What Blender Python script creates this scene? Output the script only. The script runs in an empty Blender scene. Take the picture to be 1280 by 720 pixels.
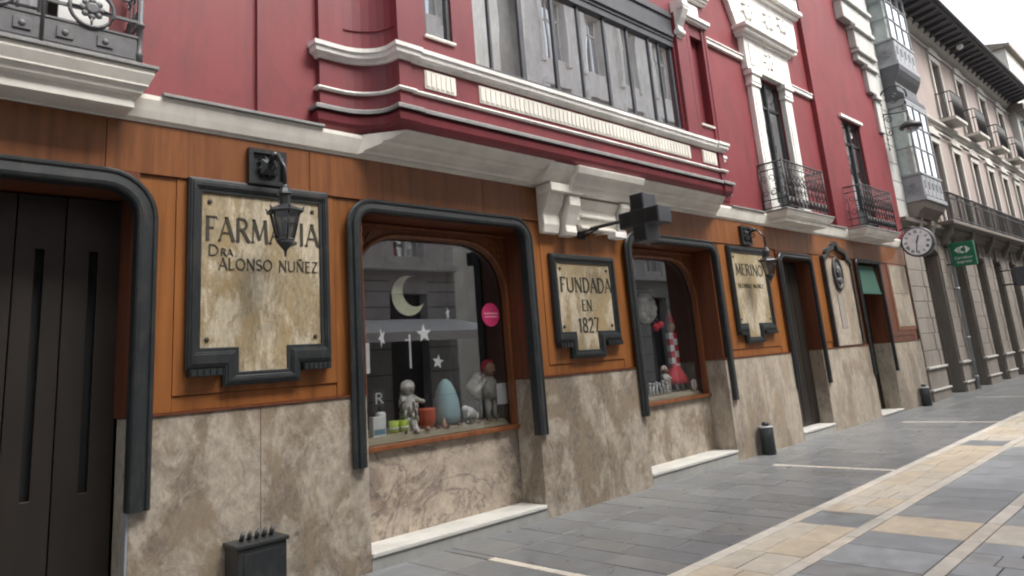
import bpy, math, random
from mathutils import Vector, Matrix
R = math.radians
PI = math.pi
random.seed(7)
sc = bpy.context.scene
col = sc.collection

# ------------------------------------------------------------------ camera
cam = bpy.data.cameras.new("camera")
co = bpy.data.objects.new("camera", cam); col.objects.link(co)
right = Vector((0.7191, -0.6906, -0.0776)).normalized()
a, b, c = R(44.725), R(12.217), R(-4.555)
fw = Vector((math.sin(a)*math.cos(b), math.cos(a)*math.cos(b), math.sin(b)))
r0 = Vector((math.cos(a), -math.sin(a), 0)); u0 = r0.cross(fw)
rr = math.cos(c)*r0 + math.sin(c)*u0; uu = -math.sin(c)*r0 + math.cos(c)*u0
m = Matrix((rr, uu, -fw)).transposed().to_4x4(); m.translation = Vector((0, -5.40, 1.55))
co.matrix_world = m
cam.sensor_width = 36; cam.lens = 879.7/1280*36; cam.shift_y = -(360-265.717)/1280
cam.clip_start = 0.05; cam.clip_end = 1000
sc.camera = co

# ------------------------------------------------------------------ light
SUN_EL, SUN_AZ = 54, 160      # azimuth clockwise from +y (north)
w = bpy.data.worlds.new("World"); sc.world = w; w.use_nodes = True
nt = w.node_tree; bg = nt.nodes['Background']
sky = nt.nodes.new('ShaderNodeTexSky'); sky.sky_type = 'NISHITA'; sky.sun_disc = False
sky.sun_elevation = R(SUN_EL); sky.sun_rotation = R(SUN_AZ); sky.air_density = 1.0; sky.dust_density = 6.0; sky.ozone_density = 1
hs = nt.nodes.new('ShaderNodeHueSaturation'); hs.inputs['Saturation'].default_value = .22
hs.inputs['Value'].default_value = 1.0
nt.links.new(sky.outputs[0], hs.inputs['Color']); nt.links.new(hs.outputs[0], bg.inputs['Color'])
bg.inputs['Strength'].default_value = 0.15
sl = bpy.data.lights.new("sun", 'SUN'); sl.energy = 1.2; sl.angle = R(25); sl.color = (1, .96, .9)
so = bpy.data.objects.new("sun", sl); col.objects.link(so)
sd = Vector((math.sin(R(SUN_AZ))*math.cos(R(SUN_EL)), math.cos(R(SUN_AZ))*math.cos(R(SUN_EL)), math.sin(R(SUN_EL))))
so.rotation_euler = sd.to_track_quat('Z', 'Y').to_euler(); so.location = (0, -20, 30)
sc.view_settings.view_transform = 'Standard'; sc.view_settings.look = 'None'
sc.view_settings.gamma = 1; sc.view_settings.exposure = 1.42
sc.render.engine = 'CYCLES'
sc.cycles.use_denoising = True
sc.cycles.pixel_filter_type = 'BLACKMAN_HARRIS'; sc.cycles.filter_width = 2.1
sc.cycles.max_bounces = 7; sc.cycles.transparent_max_bounces = 8
sc.cycles.caustics_reflective = False; sc.cycles.caustics_refractive = False

# ------------------------------------------------------------------ materials
class N:
    def __init__(s, name):
        s.m = bpy.data.materials.new(name); s.m.use_nodes = True
        s.t = s.m.node_tree; s.p = s.t.nodes['Principled BSDF']; s.tc = None
    def n(s, typ, **kw):
        x = s.t.nodes.new('ShaderNode'+typ)
        for k, v in kw.items():
            if hasattr(x, k): setattr(x, k, v)
        return x
    def l(s, a_, b_): s.t.links.new(a_, b_)
    def coord(s, scale=(1, 1, 1), rand=0.0, rot=(0, 0, 0)):
        tc = s.n('TexCoord'); mp = s.n('Mapping'); mp.inputs['Scale'].default_value = scale
        mp.inputs['Rotation'].default_value = rot
        s.l(tc.outputs['Object'], mp.inputs['Vector'])
        if rand:
            oi = s.n('ObjectInfo'); mu = s.n('Math', operation='MULTIPLY'); mu.inputs[1].default_value = rand
            s.l(oi.outputs['Random'], mu.inputs[0]); s.l(mu.outputs[0], mp.inputs['Location'])
        return mp.outputs[0]
    def noise(s, vec, scale, detail=4, rough=.55, dist=0):
        x = s.n('TexNoise'); x.inputs['Scale'].default_value = scale; x.inputs['Detail'].default_value = detail
        x.inputs['Roughness'].default_value = rough; x.inputs['Distortion'].default_value = dist
        s.l(vec, x.inputs['Vector']); return x.outputs['Fac']
    def ramp(s, fac, stops):
        x = s.n('ValToRGB'); e = x.color_ramp.elements
        while len(e) > 1: e.remove(e[-1])
        e[0].position = stops[0][0]; e[0].color = (*stops[0][1], 1)
        for p, c_ in stops[1:]:
            k = e.new(p); k.color = (*c_, 1)
        s.l(fac, x.inputs[0]); return x.outputs[0]
    def mix(s, fac, a_, b_, mode='MIX'):
        x = s.n('Mix', data_type='RGBA', blend_type=mode)
        if isinstance(fac, (int, float)): x.inputs[0].default_value = fac
        else: s.l(fac, x.inputs[0])
        for i, v in ((6, a_), (7, b_)):
            if isinstance(v, tuple): x.inputs[i].default_value = (*v, 1)
            else: s.l(v, x.inputs[i])
        return x.outputs[2]
    def bump(s, h, strength=.3, dist=.01):
        x = s.n('Bump'); x.inputs['Strength'].default_value = strength; x.inputs['Distance'].default_value = dist
        s.l(h, x.inputs['Height']); s.l(x.outputs[0], s.p.inputs['Normal'])
    def set(s, color=None, rough=None, metal=None, spec=None):
        if color is not None:
            if isinstance(color, tuple): s.p.inputs['Base Color'].default_value = (*color, 1)
            else: s.l(color, s.p.inputs['Base Color'])
        if rough is not None:
            if isinstance(rough, (int, float)): s.p.inputs['Roughness'].default_value = rough
            else: s.l(rough, s.p.inputs['Roughness'])
        if metal is not None: s.p.inputs['Metallic'].default_value = metal
        if spec is not None: s.p.inputs['Specular IOR Level'].default_value = spec
        return s.m

def scl(c_, k): return tuple(min(1, v*k) for v in c_)
def paint(name, c_, rough=.6, var=.12, scale=3, bump=.15, metal=0, streak=False):
    q = N(name); v = q.coord((1, 1, .25) if streak else (1, 1, 1), 9)
    f = q.noise(v, scale, 6, .6)
    cc = q.ramp(f, [(.3, scl(c_, 1-var)), (.7, scl(c_, 1+var))])
    q.set(cc, rough, metal)
    if bump: q.bump(q.noise(v, scale*25, 3), bump, .004)
    return q.m
def grime(name, c_, dirt, rough=.75, amount=.45, scale=2.2, bump=.25, streak=False):
    q = N(name); v = q.coord((1, 1, .45), 7)
    f = q.noise(v, scale, 8, .65)
    cc = q.ramp(f, [(.38, scl(c_, .86)), (.62, scl(c_, 1.06))])
    g = q.ramp(q.noise(v, scale*2.3, 9, .7, .6), [(.5, (0, 0, 0)), (.72, (amount,)*3)])
    cc = q.mix(g, cc, dirt)
    if streak:    # rain runs and a paler, chalky bloom
        v3 = q.coord((1, 1, .07), 7)
        cc = q.mix(q.ramp(q.noise(v3, 5.5, 6, .7), [(.54, (0,)*3), (.66, (.42,)*3)]), cc, dirt)
        cc = q.mix(q.ramp(q.noise(v, .8, 9, .7, .8), [(.5, (0,)*3), (.72, (.30,)*3)]), cc, (.24, .065, .068))
    q.set(cc, rough)
    q.bump(q.noise(v, scale*18, 5, .6), bump, .006)
    return q.m
def marble(name, base, light, dark, warm, stretch=(1.2, 1.2, .8), scale=2.0, rough=.36, rot=.3, cover=.5, sharp=.05, vein=.25):
    """cloudy cut stone: sharp-edged lighter patches crowding over a quieter ground, broken by darker flecks"""
    q = N(name); v = q.coord(stretch, 40, (0, rot, 0))
    big = q.noise(v, scale*.45, 4, .5, .6)
    fine = q.noise(v, scale*6, 10, .78, .3)
    cc = q.ramp(fine, [(.34, scl(base, .6)), (.5, base), (.66, scl(base, 1.4))])
    cc = q.mix(q.ramp(q.noise(v, scale*.8, 6, .6, 1.2), [(.45, (0,)*3), (.62, (.75,)*3)]), cc, warm)
    # lighter patches, denser where the broad noise is high
    p = q.noise(v, scale, 14, .78, .7)
    ad = q.n('Math', operation='MULTIPLY_ADD'); q.l(big, ad.inputs[0]); ad.inputs[1].default_value = .9; q.l(p, ad.inputs[2])
    m0 = .5+.45+(.5-cover)*.2
    msk = q.ramp(ad.outputs[0], [(m0-sharp, (0,)*3), (m0+sharp, (.85,)*3)])
    lt = q.ramp(q.noise(v, scale*4, 10, .8, .3), [(.35, scl(light, .6)), (.5, scl(light, .92)), (.64, scl(light, 1.2))])
    cc = q.mix(msk, cc, lt)
    # dark pits and crevices
    d_ = q.ramp(q.noise(v, scale*2.2, 12, .82, .5), [(.30, (.8,)*3), (.37, (.35,)*3), (.43, (0,)*3)])
    cc = q.mix(d_, cc, dark)
    f3 = q.noise(v, scale*.7, 6, .6, 2.2)
    d = q.n('Math', operation='SUBTRACT'); q.l(f3, d.inputs[0]); d.inputs[1].default_value = .5
    ab = q.n('Math', operation='ABSOLUTE'); q.l(d.outputs[0], ab.inputs[0])
    cc = q.mix(q.ramp(ab.outputs[0], [(0, (vein,)*3), (.012, (vein*.3,)*3), (.03, (0, 0, 0))]), cc, dark)
    q.set(cc, q.ramp(fine, [(.3, (rough+.14,)*3), (.7, (rough-.06,)*3)])); q.p.inputs['Specular IOR Level'].default_value = .4
    q.bump(fine, .12, .004)
    return q.m
def woodmat(name, c_, rough=.38, dark=.55, scale=2.0):
    q = N(name); v = q.coord((7, 7, .45), 30)
    f = q.noise(v, scale, 8, .6, .5)
    cc = q.ramp(f, [(.3, scl(c_, dark)), (.52, c_), (.75, scl(c_, 1.25))])
    v2 = q.coord((1, 1, 1), 3)
    cc = q.mix(q.ramp(q.noise(v2, 1.1, 4), [(.35, (0,)*3), (.75, (.45,)*3)]), cc, scl(c_, .5))
    q.set(cc, rough); q.bump(f, .08, .003)
    return q.m
def flat(name, c_, rough=.5, metal=0, spec=None, emit=0):
    q = N(name); q.set(c_, rough, metal, spec)
    v = q.coord((1, 1, 1), 5)
    q.set(q.ramp(q.noise(v, 9, 3), [(.3, scl(c_, .9)), (.7, scl(c_, 1.08))]))
    return q.m
def glassmat(name, refl=.3, tint=(.75, .8, .8), rough=.0, wav=.0, slope=1.6):
    q = N(name); t = q.t; t.nodes.remove(q.p)
    out = [x for x in t.nodes if x.type == 'OUTPUT_MATERIAL'][0]
    tr = q.n('BsdfTransparent'); tr.inputs[0].default_value = (*tint, 1)
    gl = q.n('BsdfGlossy'); gl.inputs['Roughness'].default_value = rough; gl.inputs[0].default_value = (.95, .97, 1, 1)
    fr = q.n('Fresnel'); fr.inputs[0].default_value = 1.5
    ad = q.n('Math', operation='MULTIPLY_ADD'); ad.inputs[1].default_value = slope; ad.inputs[2].default_value = refl
    q.l(fr.outputs[0], ad.inputs[0])
    ge = q.n('NewGeometry'); iv = q.n('Math', operation='SUBTRACT'); iv.inputs[0].default_value = 1; q.l(ge.outputs['Backfacing'], iv.inputs[1])
    mu = q.n('Math', operation='MULTIPLY'); mu.use_clamp = True; q.l(ad.outputs[0], mu.inputs[0]); q.l(iv.outputs[0], mu.inputs[1])
    mx = q.n('MixShader'); q.l(mu.outputs[0], mx.inputs[0]); q.l(tr.outputs[0], mx.inputs[1]); q.l(gl.outputs[0], mx.inputs[2])
    if wav:
        bp = q.n('Bump'); bp.inputs['Strength'].default_value = wav; bp.inputs['Distance'].default_value = .02
        q.l(q.noise(q.coord((1, 1, .35)), 1.6, 2), bp.inputs['Height']); q.l(bp.outputs[0], gl.inputs['Normal'])
    q.l(mx.outputs[0], out.inputs[0])
    return q.m
def slabmat(name, c_, rough=.6, var=.25, dirt=(.05, .045, .04), scale=6, warm=(1.03, .99, .95)):
    q = N(name); v = q.coord((1, 1, 1))
    at = q.n('Attribute'); at.attribute_name = 'tone'
    tone = q.ramp(at.outputs['Fac'], [(0, scl(c_, 1-var)), (.5, c_), (1, scl(c_, 1+var))])
    hue = q.n('Attribute'); hue.attribute_name = 'hue'
    tone = q.mix(hue.outputs['Fac'], tone, q.mix(1.0, tone, warm, 'MULTIPLY'))
    f = q.noise(v, scale, 8, .65, .4)
    mul = q.ramp(f, [(.3, (.8, .8, .8)), (.65, (1.1, 1.1, 1.1))])
    cc = q.mix(1.0, tone, mul, 'MULTIPLY')
    g = q.ramp(q.noise(v, 1.1, 7, .7, .5), [(.48, (0,)*3), (.7, (.45,)*3)])
    cc = q.mix(g, cc, scl(c_, .62))
    sp = q.ramp(q.noise(v, 45, 3), [(.68, (0,)*3), (.78, (.5,)*3)])
    cc = q.mix(sp, cc, dirt)
    q.set(cc, q.ramp(f, [(.3, (rough-.14,)*3), (.7, (rough+.12,)*3)]))
    q.bump(q.noise(v, 30, 6, .7), .25, .004)
    return q.m

M = {}
M['red'] = grime('red_paint', (.19, .028, .034), (.105, .022, .025), .60, .8, 1.0, .25, True)
M['red2'] = grime('red_paint_bay', (.19, .028, .037), (.115, .024, .03), .52, .8, 1.4, .2, True)
M['cream'] = grime('cream_stucco', (.80, .77, .70), (.52, .48, .42), .7, .3, 2.0, .12)
M['white'] = grime('white_stucco', (.80, .785, .75), (.42, .41, .39), .7, .4, 2.5, .12)
M['lead'] = grime('grey_lead_flashing', (.25, .245, .24), (.12, .12, .11), .6, .6, 6, .4)
M['trav'] = marble('brown_marble', (.225, .185, .145), (.455, .40, .33), (.095, .074, .055), (.285, .225, .155), scale=3.1, cover=.55, sharp=.055, vein=.2)
M['trav_b'] = marble('blotchy_marble', (.225, .188, .16), (.48, .405, .325), (.085, .068, .066), (.33, .25, .19), (1, 1, 1), 1.9, .34, .1, .62, .03, .7)
M['trav_p'] = marble('pale_marble', (.26, .22, .178), (.45, .39, .315), (.12, .092, .065), (.35, .27, .18), (1.3, 1.3, .6), 2.0, .4, .15, .5, .05, .1)
M['signstone'] = marble('cream_onyx', (.31, .255, .165), (.55, .485, .37), (.12, .085, .042), (.34, .245, .12), (1.8, 1.8, .7), 3.6, .35, .15, .5, .04, .35)
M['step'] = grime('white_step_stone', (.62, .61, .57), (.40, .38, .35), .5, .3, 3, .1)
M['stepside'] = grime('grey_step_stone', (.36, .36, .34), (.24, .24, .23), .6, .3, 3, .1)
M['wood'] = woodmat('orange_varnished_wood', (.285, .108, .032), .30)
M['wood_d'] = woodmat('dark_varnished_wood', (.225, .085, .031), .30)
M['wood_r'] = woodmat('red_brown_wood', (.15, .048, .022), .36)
M['wood_f'] = woodmat('brown_window_wood', (.22, .078, .030), .32)
M['black'] = grime('black_metal', (.022, .026, .028), (.075, .07, .062), .36, .5, 5, .2)
M['iron'] = paint('wrought_iron', (.035, .034, .036), .5, .3, 12, .2)
M['irong'] = paint('grey_ironwork', (.10, .10, .105), .45, .25, 12, .2)
M['door'] = paint('black_painted_boards', (.020, .016, .013), .40, .3, 4, .1, streak=True)
M['slot'] = flat('black_gap', (.003, .003, .003), .8)
M['ink'] = flat('engraved_dark_letters', (.035, .03, .02), .7)
M['dark'] = flat('dark_interior', (.012, .012, .012), .9)
M['shopdark'] = flat('shop_backdrop', (.02, .02, .022), .8)
M['grey'] = paint('grey_window_frame', (.075, .078, .088), .4, .2, 5, .08)
M['greyl'] = paint('light_grey_frame', (.30, .31, .33), .45, .1, 5, .05)
M['glass'] = glassmat('shop_glass', .27, (.97, .98, .98), 0, .03, 2.2)
M['glass_b'] = glassmat('bay_glass', .72, (.85, .87, .87), .0, .10)
M['glass_m'] = glassmat('glazed_balcony_glass', .38, (.93, .96, .96), .02, .1)
M['curtain'] = flat('pale_curtain', (.62, .60, .59), .8)
M['blind'] = flat('white_panel', (.75, .75, .73), .6)
M['slate'] = slabmat('slate_slabs', (.205, .212, .218), .38, .17)
M['granite'] = slabmat('grey_granite_slabs', (.335, .355, .37), .42, .2)
M['sand'] = slabmat('sandstone_slabs', (.58, .53, .445), .56, .10, (.14, .10, .06), 6, (1.05, .98, .88))
M['sandl'] = slabmat('pale_sandstone_kerb', (.63, .59, .52), .56, .1, (.2, .17, .12))
M['joint'] = flat('joint_mortar', (.035, .034, .032), .9)
M['gravel'] = grime('street_base', (.12, .118, .112), (.08, .08, .075), .85)
M['stone'] = grime('brown_grey_stone', (.27, .24, .21), (.14, .125, .11), .8, .6, 2.0, .4)
M['stoneg'] = grime('grey_stone', (.20, .175, .15), (.10, .09, .08), .85, .6, 2.0, .4)
M['quoin'] = grime('pale_grey_stone', (.50, .50, .48), (.28, .28, .27), .75, .5, 2.2, .3)
M['pink'] = grime('pinkish_plaster', (.35, .29, .265), (.24, .20, .18), .8, .6, .8, .2)
M['pale'] = grime('pale_plaster', (.52, .50, .46), (.36, .34, .31), .8, .5, 1, .2)
M['eave'] = paint('dark_eaves_wood', (.085, .085, .095), .7, .2, 5, .2)
M['green'] = flat('green_sign_panel', (.01, .16, .075), .4)
M['awng'] = flat('green_blind_fabric', (.035, .10, .075), .8)
M['awnw'] = flat('pale_awning_fabric', (.78, .80, .78), .8)
M['clockf'] = flat('white_clock_face', (.82, .88, .90), .45)
M['lampg'] = glassmat('lantern_glass', .25, (.35, .36, .38), .15)
M['bronze'] = paint('dark_bronze', (.05, .045, .038), .45, .4, 8, .3, .3)
def fl(k, c_, r=.6): M[k] = flat(k, c_, r)
fl('plush_white', (.78, .76, .71), .9); fl('red_cloth', (.62, .025, .05), .8); fl('teal_cone', (.32, .50, .54), .7)
fl('orange_red', (.62, .11, .045), .5); fl('lime', (.5, .66, .08), .5); fl('white_card', (.84, .86, .86), .5)
fl('magenta', (.45, .03, .12), .45); fl('moon_paper', (.80, .80, .60), .7); fl('pink_text', (.75, .35, .42), .5)
fl('skin', (.50, .30, .22), .6); fl('blue_print', (.12, .28, .38), .5); fl('bed_cloth', (.34, .29, .20), .9); fl('black_cloth', (.015, .015, .017), .8)

M['plush_white'] = paint('shaggy_white_cloth', (.70, .68, .63), .95, .25, 14, 1.0)
M['glass_q'] = glassmat('gallery_side_glass', .05, (.93, .96, .96), .05)
# ------------------------------------------------------------------ geometry helpers
class MB:
    def __init__(s): s.v = []; s.f = []; s.mi = []; s.at = []; s.sm = set()
    def add(s, vs, fs, mi=0, smooth=False):
        o = len(s.v); s.v += [tuple(x) for x in vs]
        for f in fs:
            if smooth: s.sm.add(len(s.f))
            s.f.append(tuple(o+i for i in f)); s.mi.append(mi)
        return s
    def box(s, x0, x1, y0, y1, z0, z1, mi=0):
        if x0 > x1: x0, x1 = x1, x0
        if y0 > y1: y0, y1 = y1, y0
        if z0 > z1: z0, z1 = z1, z0
        return s.add([(x0,y0,z0),(x1,y0,z0),(x1,y1,z0),(x0,y1,z0),(x0,y0,z1),(x1,y0,z1),(x1,y1,z1),(x0,y1,z1)],
            [(0,3,2,1),(4,5,6,7),(0,1,5,4),(1,2,6,5),(2,3,7,6),(3,0,4,7)], mi)
    def prism(s, poly, h0, h1, ax='y', mi=0):
        """poly: 2-D points; extruded along ax from h0 to h1"""
        def P(u, v, h): return {'y': (u, h, v), 'x': (h, u, v), 'z': (u, v, h)}[ax]
        n = len(poly); vs = [P(u, v, h0) for u, v in poly]+[P(u, v, h1) for u, v in poly]
        fs = [tuple(range(n)), tuple(range(2*n-1, n-1, -1))]+[(i, i+n, (i+1) % n+n, (i+1) % n) for i in range(n)]
        return s.add(vs, fs, mi)
    def ring(s, outer, inner, y0, y1, mi=0):
        n = len(outer)
        vs = [(u, y0, v) for u, v in outer]+[(u, y0, v) for u, v in inner]+[(u, y1, v) for u, v in outer]+[(u, y1, v) for u, v in inner]
        fs = []
        for i in range(n):
            j = (i+1) % n
            fs += [(i, j, n+j, n+i), (2*n+i, 3*n+i, 3*n+j, 2*n+j), (i, 2*n+i, 2*n+j, j), (n+i, n+j, 3*n+j, 3*n+i)]
        return s.add(vs, fs, mi)
    def sweep(s, path, prof, mp, closed=False, mi=0, cap=True, smooth=False):
        """path 2-D, prof list of (n,h): n offset along the path's left normal; mp(u,v,h)->3-D"""
        n = len(path); k = len(prof); vs = []
        for i, (u, v) in enumerate(path):
            if closed: p0, p1 = path[i-1], path[(i+1) % n]
            else: p0, p1 = path[max(0, i-1)], path[min(n-1, i+1)]
            def nd(a_, b_):
                dx, dy = b_[0]-a_[0], b_[1]-a_[1]; L = math.hypot(dx, dy) or 1; return (-dy/L, dx/L)
            n1 = nd(p0, (u, v)) if (p0 != (u, v)) else nd((u, v), p1)
            n2 = nd((u, v), p1) if (p1 != (u, v)) else n1
            bx, by = n1[0]+n2[0], n1[1]+n2[1]; L2 = (bx*bx+by*by)/2 or 1
            bx, by = bx/L2, by/L2
            mag = math.hypot(bx, by)
            if mag > 2.2: bx, by = bx*2.2/mag, by*2.2/mag
            for o, h in prof: vs.append(mp(u+bx*o, v+by*o, h))
        fs = []
        for i in range(n if closed else n-1):
            j = (i+1) % n
            for q in range(k):
                r_ = (q+1) % k
                fs.append((i*k+q, j*k+q, j*k+r_, i*k+r_))
        if cap and not closed: fs += [tuple(range(k)), tuple(range((n-1)*k+k-1, (n-1)*k-1, -1))]
        return s.add(vs, fs, mi, smooth)
    def tube(s, pts, r, n=6, mi=0, closed=False, smooth=True):
        pts = [Vector(p) for p in pts]; N_ = len(pts); vs = []
        rs = r if isinstance(r, (list, tuple)) else [r]*N_
        for i, p in enumerate(pts):
            a_ = pts[i-1] if (i > 0 or closed) else p; b_ = pts[(i+1) % N_] if (i < N_-1 or closed) else p
            d = (b_-a_); d = d.normalized() if d.length > 1e-9 else Vector((0, 0, 1))
            up = Vector((0, 0, 1)) if abs(d.z) < .9 else Vector((1, 0, 0))
            x = d.cross(up).normalized(); y = x.cross(d)
            for q in range(n):
                t = 2*PI*q/n; vs.append(p+x*math.cos(t)*rs[i]+y*math.sin(t)*rs[i])
        fs = []
        for i in range(N_ if closed else N_-1):
            j = (i+1) % N_
            for q in range(n): fs.append((i*n+q, i*n+(q+1) % n, j*n+(q+1) % n, j*n+q))
        s.add(vs, fs, mi, smooth)
        if not closed:
            o = len(s.v)-N_*n
            s.f.append(tuple(o+q for q in range(n-1, -1, -1))); s.mi.append(mi)
            s.f.append(tuple(o+(N_-1)*n+q for q in range(n))); s.mi.append(mi)
        return s
    def lathe(s, c_, prof, n=16, ax='z', mi=0, sx=1, sy=1, smooth=True, a0=0):
        """prof (r,h) along ax"""
        vs = []
        for r_, h in prof:
            for q in range(n):
                t = 2*PI*q/n+a0; u, v = r_*math.cos(t)*sx, r_*math.sin(t)*sy
                vs.append({'z': (c_[0]+u, c_[1]+v, c_[2]+h), 'y': (c_[0]+u, c_[1]+h, c_[2]+v), 'x': (c_[0]+h, c_[1]+u, c_[2]+v)}[ax])
        fs = []; k = len(prof)
        for i in range(k-1):
            for q in range(n): fs.append((i*n+q, i*n+(q+1) % n, (i+1)*n+(q+1) % n, (i+1)*n+q))
        s.add(vs, fs, mi, smooth)
        s.add([], []); o = len(s.v)-k*n
        s.f.append(tuple(o+q for q in range(n-1, -1, -1))); s.mi.append(mi)
        s.f.append(tuple(o+(k-1)*n+q for q in range(n))); s.mi.append(mi)
        return s
    def ball(s, c_, rx, ry=None, rz=None, mi=0, n=12, m_=8):
        ry = ry or rx; rz = rz or rx
        prof = [(math.sin(PI*i/m_)+1e-4, -math.cos(PI*i/m_)*rz) for i in range(m_+1)]
        vs = []
        return s.lathe(c_, prof, n, 'z', mi, rx, ry)
    def grid(s, x0, x1, z0, z1, y0, y1, holes=(), mi=0):
        xs = sorted({x0, x1, *[v for h in holes for v in h[:2] if x0 < v < x1]})
        zs = sorted({z0, z1, *[v for h in holes for v in h[2:4] if z0 < v < z1]})
        solid = lambda i, j: 0 <= i < len(xs)-1 and 0 <= j < len(zs)-1 and not any(
            h[0] < (xs[i]+xs[i+1])/2 < h[1] and h[2] < (zs[j]+zs[j+1])/2 < h[3] for h in holes)
        for i in range(len(xs)-1):
            for j in range(len(zs)-1):
                if not solid(i, j): continue
                X0, X1, Z0, Z1 = xs[i], xs[i+1], zs[j], zs[j+1]
                vs = [(X0,y0,Z0),(X1,y0,Z0),(X1,y1,Z0),(X0,y1,Z0),(X0,y0,Z1),(X1,y0,Z1),(X1,y1,Z1),(X0,y1,Z1)]
                fs = [(0,1,5,4),(2,3,7,6)]
                if not solid(i-1, j): fs.append((3,0,4,7))
                if not solid(i+1, j): fs.append((1,2,6,5))
                if not solid(i, j-1): fs.append((0,3,2,1))
                if not solid(i, j+1): fs.append((4,5,6,7))
                s.add(vs, fs, mi)
        return s
def obj(name, mb, mats, parent=None, bevel=0, merge=False, label=None):
    me = bpy.data.meshes.new(name)
    off = Vector((0, 0, 0))
    if parent is not None: off = Vector(parent['_o'])
    me.from_pydata([tuple(Vector(v)-off) for v in mb.v], [], mb.f)
    for mm in (mats if isinstance(mats, (list, tuple)) else [mats]): me.materials.append(M[mm])
    for i, p in enumerate(me.polygons):
        p.material_index = mb.mi[i]
        if i in mb.sm: p.use_smooth = True
    if mb.at:
        for nm, k in (('tone', 0), ('hue', 1)):
            at = me.attributes.new(nm, 'FLOAT', 'FACE')
            for i, v in enumerate(mb.at): at.data[i].value = v[k]
    me.update()
    o = bpy.data.objects.new(name, me); col.objects.link(o)
    if parent is not None:
        o.parent = parent; 
    o['_o'] = tuple(off)
    if bevel:
        bm_ = o.modifiers.new('bevel', 'BEVEL'); bm_.width = bevel; bm_.segments = 2; bm_.limit_method = 'ANGLE'; bm_.angle_limit = R(40)
    if label: o['label'] = label
    return o
def fixnormals(o):
    import bmesh
    b_ = bmesh.new(); b_.from_mesh(o.data); bmesh.ops.recalc_face_normals(b_, faces=b_.faces); b_.to_mesh(o.data); b_.free()
def thing(name, label, cat, loc=(0, 0, 0), group=None):
    o = bpy.data.objects.new(name, None); col.objects.link(o); o.location = loc; o['_o'] = tuple(loc)
    o.empty_display_size = .2
    o['label'] = label; o['category'] = cat
    if group: o['group'] = group
    return o
def tag(o, label, cat, group=None, kind=None):
    o['label'] = label; o['category'] = cat
    if group: o['group'] = group
    if kind: o['kind'] = kind
    return o
def struct(name, mb, mats, **k):
    o = obj(name, mb, mats, **k); o['kind'] = 'structure'; return o
def copytree(root, delta, label, suffix=None):
    r_ = root.copy(); col.objects.link(r_); r_.location = Vector(root.location)+Vector(delta); r_['label'] = label
    for ch in list(root.children):
        c_ = ch.copy(); col.objects.link(c_); c_.parent = r_
        for g in list(ch.children):
            d = g.copy(); col.objects.link(d); d.parent = c_
    return r_
def arc(cx, cz, r_, a0, a1, n=8):
    return [(cx+r_*math.cos(R(a0+(a1-a0)*i/n)), cz+r_*math.sin(R(a0+(a1-a0)*i/n))) for i in range(n+1)]
XZ = lambda u, v, h: (u, h, v)
XY = lambda u, v, h: (u, v, h)

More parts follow.
